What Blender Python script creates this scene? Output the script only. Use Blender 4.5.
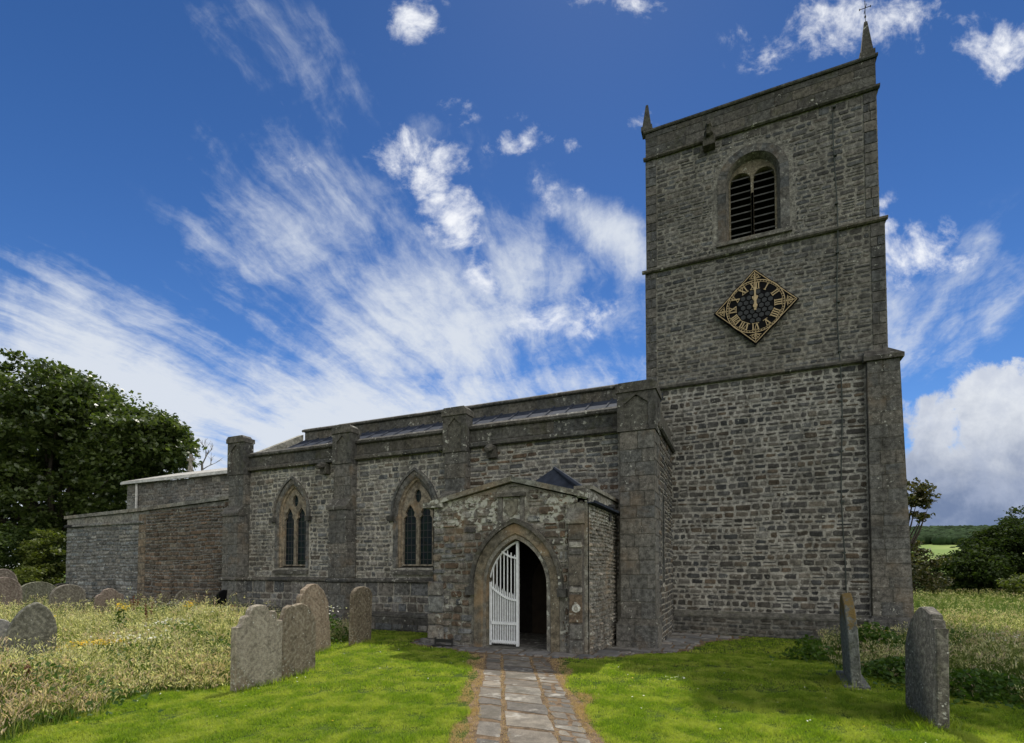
import bpy, math, random
import numpy as np
from mathutils import Vector, Matrix
from mathutils.geometry import tessellate_polygon
random.seed(7); rng = np.random.default_rng(11)
R = math.radians
scene = bpy.context.scene
for o in list(bpy.data.objects): bpy.data.objects.remove(o)

# ------------------------------------------------------------------ camera
EYE = 1.75; FPX = 513.0; PITCH = R(1.96); YAW = R(23.96)
cam_d = bpy.data.cameras.new('camera'); cam = bpy.data.objects.new('camera', cam_d)
scene.collection.objects.link(cam); scene.camera = cam
cam.location = (0, 0, EYE); cam.rotation_euler = (R(90) + PITCH, 0, YAW)
cam_d.sensor_fit = 'HORIZONTAL'; cam_d.sensor_width = 36; cam_d.lens = 36 * FPX / 1024
cam_d.shift_x = 0; cam_d.shift_y = (549.4 - 371.5) / 1024
cam_d.clip_start = 0.05; cam_d.clip_end = 9000
scene.render.resolution_x = 1024; scene.render.resolution_y = 743
Fv = Vector((-math.sin(YAW)*math.cos(PITCH), math.cos(YAW)*math.cos(PITCH), math.sin(PITCH)))
Rv = Vector((math.cos(YAW), math.sin(YAW), 0)); Uv = Rv.cross(Fv)
def at(x, y, Z):                       # a point of the place seen at pixel x,y at depth Z
    d = Fv + Rv*((x-512)/FPX) - Uv*((y-549.4)/FPX)
    return Vector((0, 0, EYE)) + d*Z

# ------------------------------------------------------------------ light
SUN_EL, SUN_AZ = R(60), R(-13)         # azimuth from +Y towards +X
sl = bpy.data.lights.new('sun', 'SUN'); sun = bpy.data.objects.new('sun', sl)
scene.collection.objects.link(sun)
sl.energy = 4.4; sl.angle = R(1.3); sl.color = (1, .95, .86)
sd = Vector((math.sin(SUN_AZ)*math.cos(SUN_EL), math.cos(SUN_AZ)*math.cos(SUN_EL), math.sin(SUN_EL)))
sun.rotation_euler = sd.to_track_quat('Z', 'Y').to_euler(); sun.location = sd*60
scene.view_settings.view_transform = 'Standard'; scene.view_settings.look = 'None'
scene.view_settings.exposure = 0.0; scene.view_settings.gamma = 1.0
scene.view_settings.use_curve_mapping = False

world = bpy.data.worlds.new('World'); scene.world = world; world.use_nodes = True
wt = world.node_tree; wn = wt.nodes; wl = wt.links
for n in list(wn): wn.remove(n)
class NT:
    """tiny helper for building node trees"""
    def __init__(s, t): s.t = t
    def n(s, kind, **k):
        nd = s.t.nodes.new(kind)
        for a, b in k.items():
            if a == 'inp':
                for i, v in b.items():
                    if isinstance(v, bpy.types.NodeSocket): s.t.links.new(v, nd.inputs[i])
                    else: nd.inputs[i].default_value = v
            else: setattr(nd, a, b)
        return nd
    def math(s, op, a, b=0.0, c=None, clamp=False):
        nd = s.n('ShaderNodeMath', operation=op, use_clamp=clamp, inp={0: a, 1: b})
        if c is not None:
            if isinstance(c, bpy.types.NodeSocket): s.t.links.new(c, nd.inputs[2])
            else: nd.inputs[2].default_value = c
        return nd.outputs[0]
    def vm(s, op, a, b=(0, 0, 0), out=0):
        return s.n('ShaderNodeVectorMath', operation=op, inp={0: a, 1: b}).outputs[out]
    def ramp(s, v, lo, hi, a=0.0, b=1.0, smooth=True):
        nd = s.n('ShaderNodeMapRange', inp={0: v, 1: lo, 2: hi, 3: a, 4: b})
        nd.interpolation_type = 'SMOOTHSTEP' if smooth else 'LINEAR'
        return nd.outputs[0]
    def noise(s, vec, scale, detail=6, rough=.55, dist=0.0, lac=2.0):
        return s.n('ShaderNodeTexNoise', inp={'Vector': vec, 'Scale': scale, 'Detail': detail, 'Roughness': rough, 'Distortion': dist, 'Lacunarity': lac})
    def mix(s, f, a, b, mode='MIX'):
        nd = s.n('ShaderNodeMix', data_type='RGBA', blend_type=mode)
        for i, v in ((0, f), (6, a), (7, b)):
            if isinstance(v, bpy.types.NodeSocket): s.t.links.new(v, nd.inputs[i])
            else: nd.inputs[i].default_value = v if i == 0 or len(v) == 4 else (*v, 1)
        return nd.outputs[2]
W = NT(wt)
sky = W.n('ShaderNodeTexSky', sky_type='NISHITA', sun_disc=False, sun_elevation=SUN_EL, sun_rotation=SUN_AZ,
          air_density=1.0, dust_density=0.1, ozone_density=2.2, altitude=200)
d = W.n('ShaderNodeTexCoord').outputs['Generated']
dz = W.n('ShaderNodeSeparateXYZ', inp={0: d})
up = W.math('MAXIMUM', dz.outputs[2], 0.0)
den = W.math('ADD', up, 0.12)
plane = W.vm('SCALE', d); W.t.links.new(W.math('DIVIDE', 1.0, den), plane.node.inputs[3])
# direction coordinates about one fixed bearing in the sky (u right, v up)
df = W.math('MAXIMUM', W.vm('DOT_PRODUCT', d, tuple(Fv), 1), 0.05)
qx = W.math('DIVIDE', W.vm('DOT_PRODUCT', d, tuple(Rv), 1), df)
qy = W.math('DIVIDE', W.vm('DOT_PRODUCT', d, tuple(Uv), 1), df)
q = W.n('ShaderNodeCombineXYZ', inp={0: qx, 1: qy, 2: 0.0}).outputs[0]
warp = W.noise(q, 3.2, 3, .6).outputs['Color']
warp = W.vm('SCALE', W.vm('SUBTRACT', warp, (.5, .5, .5))); warp.node.inputs[3].default_value = .16
qw = W.vm('ADD', q, warp)
def blob(src, px, py, rx, ry, rot=0.0, amp=1.0):
    """soft ellipse fixed in the sky; px,py,rx,ry given as bearing/513"""
    m = W.n('ShaderNodeMapping', vector_type='TEXTURE',
            inp={'Vector': src, 'Location': ((px-512)/FPX, (549.4-py)/FPX, 0), 'Rotation': (0, 0, R(rot)), 'Scale': (rx/FPX, ry/FPX, 1)})
    l = W.vm('LENGTH', m.outputs[0], out=1)
    return W.ramp(l, 0.0, 1.0, amp, 0.0)
def union(lst):
    a = lst[0]
    for b in lst[1:]: a = W.math('MAXIMUM', a, b)
    return a
# --- cirrus: streaks that run towards one point of the horizon
sm = W.n('ShaderNodeMapping', vector_type='TEXTURE', inp={'Vector': plane, 'Rotation': (0, 0, R(8.0)), 'Scale': (.22, 1.7, 1)})
wv = W.noise(plane, 1.1, 6, .62).outputs['Color']
wv2 = W.vm('SCALE', W.vm('SUBTRACT', wv, (.5, .5, .5))); wv2.node.inputs[3].default_value = 1.35
streak = W.noise(W.vm('ADD', sm.outputs[0], wv2), 1.9, 9, .62).outputs[0]
fine = W.noise(plane, 5.5, 9, .68, .5).outputs[0]
cir_zone = union([blob(qw, 300, 235, 250, 190, -52, .70), blob(qw, 430, 330, 330, 170, 12, 1.0), blob(qw, 80, 440, 380, 250, -22, 1.45),
                  blob(qw, 330, 430, 460, 130, 0, 1.15), blob(qw, 600, 230, 130, 60, -35, .95), blob(qw, 570, 390, 170, 60, 10, .85),
                  blob(qw, 900, 330, 300, 130, 22, .68), blob(qw, 420, 130, 160, 60, -35, .42), blob(qw, 300, 60, 260, 110, -35, .50)])
fine2 = W.noise(q, 5.0, 8, .62, .6).outputs[0]
cs = W.math('ADD', W.math('ADD', W.math('MULTIPLY', streak, .74), W.math('MULTIPLY', fine, .31)), W.math('MULTIPLY', fine2, .52))
cir = W.ramp(W.math('ADD', cs, W.math('MULTIPLY', cir_zone, .50)), .90, 1.36, 0, .95)
cir = W.math('MULTIPLY', cir, W.ramp(cir_zone, .03, .35))
# --- cumulus fragments
cn = W.noise(q, 8.0, 10, .66, .35).outputs[0]
cn2 = W.noise(q, 26.0, 6, .6, .3).outputs[0]
cnz = W.math('ADD', W.math('MULTIPLY', cn, .75), W.math('MULTIPLY', cn2, .25))
cb = [(425, 160, 62, 36, -35, .95), (415, 185, 50, 34, -30, .9), (448, 225, 66, 44, -38, 1.0), (478, 262, 50, 24, -35, .9), (448, 105, 38, 22, -60, .62), (300, 165, 42, 18, 0, .6),
      (518, 150, 50, 26, 25, .72), (540, 200, 44, 26, -20, .72), (556, 316, 78, 32, 8, .95), (537, 279, 28, 9, 5, .55), (578, 190, 20, 14, 0, .45),
      (517, 118, 20, 12, 10, .5), (572, 142, 20, 16, -30, .5), (597, 128, 18, 10, 0, .48),
      (845, 18, 105, 50, 12, 1.0), (800, 45, 50, 22, 25, .6), (1002, 45, 60, 40, -15, .95), (960, 12, 60, 18, 0, .62), (412, 10, 45, 30, 0, .85), (620, 8, 60, 18, 0, .65), (590, 5, 40, 14, 0, .55),
      (905, 252, 58, 40, 0, .95), (940, 265, 40, 18, 5, .75), (888, 199, 18, 12, 0, .75), (895, 290, 36, 18, 0, .7), (640, 120, 30, 22, 0, .45), (655, 145, 22, 16, 0, .45)]
cz = union([blob(qw, b[0], b[1], b[2]*1.35, b[3]*1.35, b[4], b[5]) for b in cb])
cum = W.ramp(W.math('ADD', W.math('MULTIPLY', cnz, 2.7), W.math('MULTIPLY', cz, .62)), 1.58, 2.26)
cum = W.math('MULTIPLY', cum, W.ramp(cz, .02, .2))
# --- the big bank in the west
bz = union([blob(qw, 960, 500, 150, 130, 0, 1.15), blob(qw, 1030, 440, 130, 120, 0, 1.3), blob(qw, 935, 430, 70, 50, 10, .8), blob(qw, 1180, 470, 260, 190, 0, 1.3), blob(qw, 910, 520, 90, 80, 0, 1.1)])
bank = W.ramp(W.math('ADD', cnz, W.math('MULTIPLY', bz, .62)), .68, .82)
bshade = W.ramp(W.math('ADD', qy, W.math('MULTIPLY', cnz, -.36)), -.13, .16)
bcol = W.mix(bshade, (.20, .27, .44), (.90, .94, 1.0))
bcol = W.mix(W.ramp(W.noise(q, 7, 8, .6).outputs[0], .42, .66, 0, .55), bcol, (.50, .57, .74))
# --- put together
hs = W.n('ShaderNodeHueSaturation', inp={'Saturation': 1.22, 'Value': 1.0, 'Color': sky.outputs[0]}).outputs[0]
hs = W.mix(1.0, hs, (.80, .95, 1.22), 'MULTIPLY')
bluef = W.ramp(up, .0, .9, 1.0, .62)
skyc = W.vm('SCALE', hs); W.t.links.new(bluef, skyc.node.inputs[3])
CB = 7.6
def white(c, k=1.0): return tuple(x*CB*k for x in c)
col = W.mix(cir, skyc, white((.88, .94, 1.03), 1.08))
col = W.mix(cum, col, white((.97, .99, 1.03), 1.28))
bsc = W.vm('SCALE', bcol); bsc.node.inputs[3].default_value = CB*1.15
col = W.mix(bank, col, bsc)
# unseen bright cloud behind the camera, added as fill for the shaded fronts
rear = W.ramp(W.vm('DOT_PRODUCT', d, tuple(Fv), 1), .30, -.25)
rc = W.ramp(W.noise(plane, .9, 7, .6).outputs[0], .36, .52)
rc = W.math('MULTIPLY', W.math('MULTIPLY', rc, rear), W.ramp(dz.outputs[2], .0, .06))
west = W.ramp(W.vm('DOT_PRODUCT', d, (1, 0, 0), 1), -.6, .7, .48, 2.0)  # added fill weighted to the right so right-hand faces come out lighter
rcc = W.vm('SCALE', white((1.0, .98, .94), 1.22)); W.t.links.new(west, rcc.node.inputs[3])
col = W.mix(rc, col, rcc)
bg = W.n('ShaderNodeBackground', inp={0: col, 1: 0.10})
wo = W.n('ShaderNodeOutputWorld'); wl.new(bg.outputs[0], wo.inputs[0])
world.cycles.sampling_method = 'MANUAL'; world.cycles.sample_map_resolution = 512

# ------------------------------------------------------------------ materials
def new_mat(name):
    m = bpy.data.materials.new(name); m.use_nodes = True
    T = NT(m.node_tree); b = m.node_tree.nodes['Principled BSDF']
    return m, T, b
def stone_mat(name, lichen=.0, bump=.5, g1=.5, streak=.55, mottle=0, scale=1.0, moss=0.0, stain=.35, warm=0.0, band=None, lsc=11.0):
    m, T, b = new_mat(name)
    a = T.n('ShaderNodeAttribute', attribute_name='tint').outputs[0]
    p = T.n('ShaderNodeTexCoord').outputs['Object']
    n1 = T.noise(p, 9*scale, 8, .65).outputs[0]; n2 = T.noise(p, .7*scale, 5, .6).outputs[0]
    n3 = T.noise(p, 42*scale, 6, .7).outputs[0]
    k = T.math('MULTIPLY', T.ramp(n1, .3, .7, 1-g1, 1+g1), T.ramp(n3, .3, .7, .65, 1.35))
    c = T.vm('SCALE', a); T.t.links.new(k, c.node.inputs[3])
    c = T.mix(T.ramp(n2, .45, .68, 0, stain), c, (.035, .034, .030))             # soot and damp
    ms = T.n('ShaderNodeMapping', inp={'Vector': p, 'Scale': (2.2*scale, 2.2*scale, .22*scale)}).outputs[0]
    c = T.mix(T.ramp(T.noise(ms, 1.0, 6, .65).outputs[0], .50, .70, 0, streak), c, T.mix(1.0, c, (.42, .41, .38), 'MULTIPLY'))
    c = T.mix(T.ramp(T.noise(p, .33, 4, .6).outputs[0], .42, .64, 0, .35), c, T.mix(1.0, c, (1.55, 1.5, 1.4), 'MULTIPLY'))
    if warm: c = T.mix(T.ramp(T.noise(p, 1.3, 4, .6).outputs[0], .52, .7, 0, warm), c, (.30, .20, .11))
    if moss: c = T.mix(T.ramp(T.noise(p, 3.1, 8, .7).outputs[0], .52, .66, 0, moss), c, (.060, .066, .022))
    if mottle:
        c = T.mix(T.ramp(T.noise(p, 17, 7, .7).outputs[0], .50, .62, 0, mottle*.55), c, (.34, .33, .26))
        c = T.mix(T.ramp(T.noise(p, 8, 7, .7, .4).outputs[0], .53, .62, 0, mottle*.7), c, T.mix(1.0, c, (.42, .42, .40), 'MULTIPLY'))
        vv = T.n('ShaderNodeTexVoronoi', inp={'Vector': p, 'Scale': 13.0}).outputs['Distance']
        c = T.mix(T.math('MULTIPLY', T.ramp(vv, .16, .10), T.ramp(T.noise(p, 5, 3).outputs[0], .52, .56)), c, (.62, .62, .55))
    if lichen:
        lz = T.noise(p, 1.1, 3, .6).outputs[0]; l1 = T.noise(p, lsc*max(1, scale*1.3), 5, .6).outputs[0]
        if band:
            zc = T.n('ShaderNodeSeparateXYZ', inp={0: p}).outputs[2]; bd = T.math('MULTIPLY', T.ramp(zc, band[0], band[0]+.2), T.ramp(zc, band[1], band[1]-.12)); lz = T.math('MULTIPLY_ADD', bd, .16, lz); l1 = T.math('MULTIPLY_ADD', bd, .075, l1)
        lf = T.math('MULTIPLY', T.ramp(l1, .64 - .05*lichen, .67 - .045*lichen), T.ramp(lz, .45, .62))
        c = T.mix(T.math('MULTIPLY', lf, .85), c, (.50, .50, .44))
    T.t.links.new(c, b.inputs['Base Color']); b.inputs['Roughness'].default_value = .92
    b.inputs['Specular IOR Level'].default_value = .25
    bh = T.math('ADD', T.math('MULTIPLY', n1, .7), T.math('MULTIPLY', n3, .5))
    bp = T.n('ShaderNodeBump', inp={'Strength': bump, 'Distance': .03, 'Height': bh})
    T.t.links.new(bp.outputs[0], b.inputs['Normal'])
    return m
M = {}
M['rubble'] = stone_mat('rubble_masonry', .25, .8)
M['tower'] = stone_mat('tower_masonry', .12, .8, stain=.30)
M['ashlar'] = stone_mat('ashlar', .3, .35, warm=.22)
M['dark_ashlar'] = stone_mat('weathered_ashlar', .9, .6, moss=.3, lsc=7.0)
M['porch'] = stone_mat('porch_masonry', 1.1, .9, warm=.3, lsc=6.5, band=(2.55, 3.35))
M['buff'] = stone_mat('buff_dressed_stone', .1, .3, stain=.25, warm=.55)
M['grave'] = stone_mat('gravestone_sandstone', 1.2, .45, scale=1.9, g1=.35, streak=.35, mottle=.75, moss=.35, stain=.4, warm=.4)
M['gravered'] = stone_mat('gravestone_red_sandstone', 1.0, .45, scale=1.9, g1=.35, streak=.35, mottle=.75, moss=.2, stain=.45, warm=.4)
def ochre_mat():
    m = stone_mat('gravestone_ochre_lichen', .4, .8, scale=2.0, moss=.2, stain=.25); nt = m.node_tree; T = NT(nt); b = nt.nodes['Principled BSDF']
    src = b.inputs['Base Color'].links[0].from_socket; p = T.n('ShaderNodeTexCoord').outputs['Object']
    zz = T.n('ShaderNodeSeparateXYZ', inp={0: p}).outputs[2]
    f = T.math('ADD', T.ramp(zz, .55, 1.30, 0, .30), T.noise(p, 9, 6, .65).outputs[0])
    nt.links.new(T.mix(T.ramp(f, .66, .76), src, (.16, .112, .040)), b.inputs['Base Color']); return m
M['graveochre'] = ochre_mat()
M['gravedark'] = stone_mat('gravestone_grey', .9, .45, scale=1.9, g1=.35, streak=.35, mottle=.75, moss=.3, stain=.35)
def plain(name, c, rough=.6, metal=0.0, bump=0.0, var=.25, vs=6.0, spec=.4):
    m, T, b = new_mat(name); p = T.n('ShaderNodeTexCoord').outputs['Object']
    n = T.noise(p, vs, 6, .6).outputs[0]
    cc = T.mix(T.ramp(n, .3, .7), tuple(x*(1-var) for x in c), tuple(min(1, x*(1+var)) for x in c))
    T.t.links.new(cc, b.inputs['Base Color']); b.inputs['Roughness'].default_value = rough
    b.inputs['Metallic'].default_value = metal; b.inputs['Specular IOR Level'].default_value = spec
    if bump:
        bp = T.n('ShaderNodeBump', inp={'Strength': bump, 'Distance': .02, 'Height': T.noise(p, vs*6, 5).outputs[0]})
        T.t.links.new(bp.outputs[0], b.inputs['Normal'])
    return m
M['lead'] = plain('lead_sheet', (.032, .039, .056), .85, 0, .3, spec=.12)
M['paleroof'] = plain('pale_roof_sheet', (.42, .41, .38), .9, spec=.1)
M['slab'] = plain('stone_slate', (.22, .20, .16), .9, 0, .8, .5)
M['black'] = plain('black_paint', (.005, .005, .006), .7, spec=.08)
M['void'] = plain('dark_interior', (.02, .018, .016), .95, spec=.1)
M['gold'] = plain('gilding', (.46, .345, .19), .55, .0, 0, .15, 20)
M['white'] = plain('white_gate_paint', (.72, .74, .76), .5, 0, .15, .10, 12)
M['louvre'] = plain('louvre_slate', (.075, .075, .072), .8, 0, .3)
M['iron'] = plain('dark_iron', (.03, .03, .03), .6, .4)
M['copper'] = plain('conductor_strip', (.035, .045, .04), .6)
M['pipe'] = plain('pale_pipe', (.5, .5, .48), .5)
M['ochre'] = plain('ochre_lichen_stone', (.17, .115, .035), .95, 0, .6, .4, 25)
M['door'] = plain('oak_door', (.03, .02, .012), .8)
m, T, b = new_mat('leaded_glass'); M['glass'] = m
p = T.n('ShaderNodeTexCoord').outputs['Object']
sx = T.n('ShaderNodeSeparateXYZ', inp={0: p})
fx = T.math('FRACT', T.math('MULTIPLY', T.math('ADD', sx.outputs[0], T.math('MULTIPLY', sx.outputs[2], .0)), 7.0))
fz = T.math('FRACT', T.math('MULTIPLY', sx.outputs[2], 4.6))
lead = T.math('MAXIMUM', T.math('LESS_THAN', fx, .14), T.math('LESS_THAN', fz, .10))
vor = T.n('ShaderNodeTexVoronoi', inp={'Vector': p, 'Scale': 7.0}).outputs['Color']
cc = T.mix(.35, (.012, .020, .022), vor, 'MULTIPLY')
cc = T.mix(lead, cc, (.05, .05, .05))
T.t.links.new(cc, b.inputs['Base Color'])
T.t.links.new(T.math('MULTIPLY_ADD', lead, .5, .22), b.inputs['Roughness']); b.inputs['Specular IOR Level'].default_value = .10
bp = T.n('ShaderNodeBump', inp={'Strength': .5, 'Distance': .02, 'Height': T.noise(p, 9, 3).outputs[0]}); T.t.links.new(bp.outputs[0], b.inputs['Normal'])

def leaf_mat(name, c1, c2, trans=.45, patch=None, rough=.55, pscale=.5, spec=.3):
    m, T, b = new_mat(name); nt = m.node_tree
    rnd = T.n('ShaderNodeNewGeometry').outputs['Random Per Island']
    c = T.mix(rnd, c1, c2)
    if patch:
        p = T.n('ShaderNodeNewGeometry').outputs['Position']
        f = T.ramp(T.noise(p, pscale, 5, .6).outputs[0], .42, .62)
        c = T.mix(T.math('MULTIPLY', f, .8), c, patch)
    nt.links.new(c, b.inputs['Base Color']); b.inputs['Roughness'].default_value = rough
    b.inputs['Specular IOR Level'].default_value = spec
    tr = T.n('ShaderNodeBsdfTranslucent', inp={0: T.mix(1.0, c, (1.5, 1.6, .7), 'MULTIPLY')})
    mx = T.n('ShaderNodeMixShader', inp={0: trans, 1: b.outputs[0], 2: tr.outputs[0]})
    nt.links.new(mx.outputs[0], nt.nodes['Material Output'].inputs[0])
    return m
M['lawn'] = leaf_mat('lawn_blades', (.092, .172, .014), (.305, .405, .036), .5, (.40, .44, .085), pscale=2.2)
M['dry'] = leaf_mat('dry_grass', (.36, .25, .13), (.58, .42, .24), .35)
M['tall'] = leaf_mat('tall_grass', (.07, .12, .022), (.36, .37, .14), .45, (.08, .14, .025), pscale=1.1)
M['seed'] = leaf_mat('seed_heads', (.50, .45, .28), (.84, .79, .60), .45)
M['weed'] = leaf_mat('weed_leaves', (.040, .090, .012), (.085, .150, .022), .4)
M['leaf'] = leaf_mat('sycamore_leaves', (.034, .056, .014), (.095, .125, .034), .34, rough=.40, spec=.6)
M['leaf2'] = leaf_mat('hawthorn_leaves', (.020, .036, .010), (.050, .072, .018), .28, spec=.1, rough=.7)
M['leaf3'] = leaf_mat('yellow_green_leaves', (.060, .085, .015), (.13, .15, .03), .35)
M['leaf4'] = leaf_mat('brown_green_leaves', (.035, .048, .015), (.10, .085, .035), .3)
M['bark'] = plain('bark', (.055, .045, .035), .95, 0, .8, .4)
M['yellow'] = leaf_mat('ragwort_petals', (.72, .46, .01), (.80, .55, .03), .3)
M['petal'] = leaf_mat('white_petals', (.75, .75, .72), (.85, .84, .80), .3)
M['pinkseed'] = leaf_mat('pink_seed_heads', (.50, .37, .32), (.74, .60, .52), .4)

m, T, b = new_mat('turf_soil'); M['ground'] = m
p = T.n('ShaderNodeNewGeometry').outputs['Position']
c = T.mix(T.ramp(T.noise(p, .8, 8, .65).outputs[0], .35, .65), (.040, .075, .012), (.085, .125, .022))
c = T.mix(T.ramp(T.noise(p, 30, 6, .7).outputs[0], .45, .7, 0, .6), c, (.045, .045, .018))
T.t.links.new(c, b.inputs['Base Color']); b.inputs['Roughness'].default_value = 1; b.inputs['Specular IOR Level'].default_value = .1
bp = T.n('ShaderNodeBump', inp={'Strength': .8, 'Distance': .04, 'Height': T.noise(p, 25, 6, .7).outputs[0]}); T.t.links.new(bp.outputs[0], b.inputs['Normal'])
m, T, b = new_mat('flagstone'); M['flag'] = m
p = T.n('ShaderNodeNewGeometry').outputs['Position']; a = T.n('ShaderNodeAttribute', attribute_name='tint').outputs[0]
n1 = T.noise(p, 5, 8, .65).outputs[0]; n3 = T.noise(p, 60, 5, .7).outputs[0]
k = T.math('MULTIPLY', T.ramp(n1, .3, .7, .65, 1.3), T.ramp(n3, .3, .7, .8, 1.2))
c = T.vm('SCALE', a); T.t.links.new(k, c.node.inputs[3])
c = T.mix(T.ramp(T.noise(p, 2.3, 8, .7).outputs[0], .55, .68, 0, .8), c, (.40, .38, .33))
c = T.mix(T.ramp(T.noise(p, 1.9, 8, .75).outputs[0], .50, .64, 0, .65), c, (.075, .066, .045))
T.t.links.new(c, b.inputs['Base Color']); b.inputs['Roughness'].default_value = .85
bp = T.n('ShaderNodeBump', inp={'Strength': .6, 'Distance': .02, 'Height': T.math('ADD', n1, T.math('MULTIPLY', n3, .4))}); T.t.links.new(bp.outputs[0], b.inputs['Normal'])
M['earth'] = plain('dusty_earth', (.16, .115, .075), 1, 0, 1.0, .45, 9, .1)
m, T, b = new_mat('far_field'); M['field'] = m
p = T.n('ShaderNodeNewGeometry').outputs['Position']
c = T.mix(T.ramp(T.noise(p, .012, 4, .5).outputs[0], .4, .6), (.15, .22, .045), (.24, .29, .08))
T.t.links.new(c, b.inputs['Base Color']); b.inputs['Roughness'].default_value = 1
M['wood'] = plain('distant_foliage', (.030, .050, .022), 1, 0, 0, .5, .06, .05)

# ------------------------------------------------------------------ mesh helpers
def link(o): scene.collection.objects.link(o); return o
def tag(o, label=None, cat=None, group=None, kind=None):
    if label: o['label'] = label
    if cat: o['category'] = cat
    if group: o['group'] = group
    if kind: o['kind'] = kind
    return o
def thing(name, label, cat, loc=(0, 0, 0), group=None):
    o = bpy.data.objects.new(name, None); link(o); o.location = loc; o.empty_display_size = .3
    return tag(o, label, cat, group)
def root_loc(p):
    v = Vector((0, 0, 0))
    while p is not None: v += Vector(p.location); p = p.parent
    return v
class MB:
    """collects faces with a tint per vertex, links them as one mesh object"""
    def __init__(s, tint=(.2, .19, .17)): s.v = []; s.f = []; s.m = []; s.t = []; s.tint = tint; s.mi = 0
    def add(s, vs, fs, tint=None, mi=None):
        b = len(s.v); s.v += [tuple(v) for v in vs]; s.t += [tint or s.tint]*len(vs)
        s.f += [tuple(i+b for i in f) for f in fs]; s.m += [s.mi if mi is None else mi]*len(fs)
    def box(s, a, b, tint=None, mi=None):
        x0, y0, z0 = a; x1, y1, z1 = b
        s.add([(x0, y0, z0), (x1, y0, z0), (x1, y1, z0), (x0, y1, z0), (x0, y0, z1), (x1, y0, z1), (x1, y1, z1), (x0, y1, z1)],
              [(3, 2, 1, 0), (4, 5, 6, 7), (0, 1, 5, 4), (1, 2, 6, 5), (2, 3, 7, 6), (3, 0, 4, 7)], tint, mi)
    def prism(s, poly, fr, d0, d1, tint=None, mi=None, caps=(True, True)):
        n = len(poly); vs = [fr(a, c, d0) for a, c in poly] + [fr(a, c, d1) for a, c in poly]
        fs = [(i, (i+1) % n, (i+1) % n+n, i+n) for i in range(n)]
        tr = tessellate_polygon([[Vector((a, c, 0)) for a, c in poly]])
        if caps[0]: fs += [tuple(t) for t in tr]
        if caps[1]: fs += [tuple(i+n for i in t) for t in tr]
        s.add(vs, fs, tint, mi)
    def sheet(s, loops, fr, dd, tint=None, mi=None):
        tr = tessellate_polygon([[Vector((a, c, 0)) for a, c in l] for l in loops])
        s.add([fr(a, c, dd) for l in loops for a, c in l], [tuple(t) for t in tr], tint, mi)
    def bridge(s, l0, f0, l1, f1, closed=True, tint=None, mi=None):
        n = len(l0); s.add([f0(*p) for p in l0] + [f1(*p) for p in l1],
              [(i, (i+1) % n, (i+1) % n+n, i+n) for i in range(n if closed else n-1)], tint, mi)
    def tube(s, pts, rad, sides=6, tint=None, mi=None):
        pts = [Vector(p) for p in pts]; rad = rad if isinstance(rad, (list, tuple)) else [rad]*len(pts)
        vs = []
        for i, p in enumerate(pts):
            t = (pts[min(i+1, len(pts)-1)] - pts[max(i-1, 0)]).normalized()
            a = t.cross(Vector((0, 0, 1)) if abs(t.z) < .95 else Vector((1, 0, 0))).normalized(); c = t.cross(a)
            for k in range(sides):
                an = 2*math.pi*k/sides; vs.append(p + (a*math.cos(an) + c*math.sin(an))*rad[i])
        fs = [(i*sides+k, i*sides+(k+1) % sides, (i+1)*sides+(k+1) % sides, (i+1)*sides+k) for i in range(len(pts)-1) for k in range(sides)]
        fs += [tuple(range(sides))[::-1], tuple(range((len(pts)-1)*sides, len(pts)*sides))]
        s.add(vs, fs, tint, mi)
    def build(s, name, mats, parent=None, smooth=False):
        me = bpy.data.meshes.new(name); L = root_loc(parent)
        me.from_pydata([(v[0]-L.x, v[1]-L.y, v[2]-L.z) for v in s.v], [], s.f)
        for mm in (mats if isinstance(mats, (list, tuple)) else [mats]): me.materials.append(mm)
        me.polygons.foreach_set('material_index', s.m)
        at_ = me.attributes.new('tint', 'FLOAT_COLOR', 'POINT')
        at_.data.foreach_set('color', np.array([(*t, 1) for t in s.t], dtype=np.float32).ravel())
        if smooth: me.polygons.foreach_set('use_smooth', [True]*len(s.f))
        me.update(); o = link(bpy.data.objects.new(name, me)); o.parent = parent
        return o
def npmesh(name, V, F, mats, mi=None, parent=None):
    """V (n,3), F (m,k) numpy"""
    me = bpy.data.meshes.new(name); V = np.asarray(V, np.float32); F = np.asarray(F, np.int32)
    if parent is not None: V = V - np.array(root_loc(parent), np.float32)
    me.vertices.add(len(V)); me.vertices.foreach_set('co', V.ravel())
    k = F.shape[1]; me.loops.add(F.size); me.loops.foreach_set('vertex_index', F.ravel())
    me.polygons.add(len(F)); me.polygons.foreach_set('loop_start', np.arange(0, F.size, k, dtype=np.int32))
    for mm in (mats if isinstance(mats, (list, tuple)) else [mats]): me.materials.append(mm)
    if mi is not None: me.polygons.foreach_set('material_index', np.asarray(mi, np.int32))
    me.update(calc_edges=True); me.validate()
    o = link(bpy.data.objects.new(name, me)); o.parent = parent; return o
def front(v0): return lambda a, z, o: (a, v0-o, z)           # a along x, o out towards -y
def side(u0): return lambda a, z, o: (u0+o, a, z)            # a along y, o out towards +x

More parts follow.
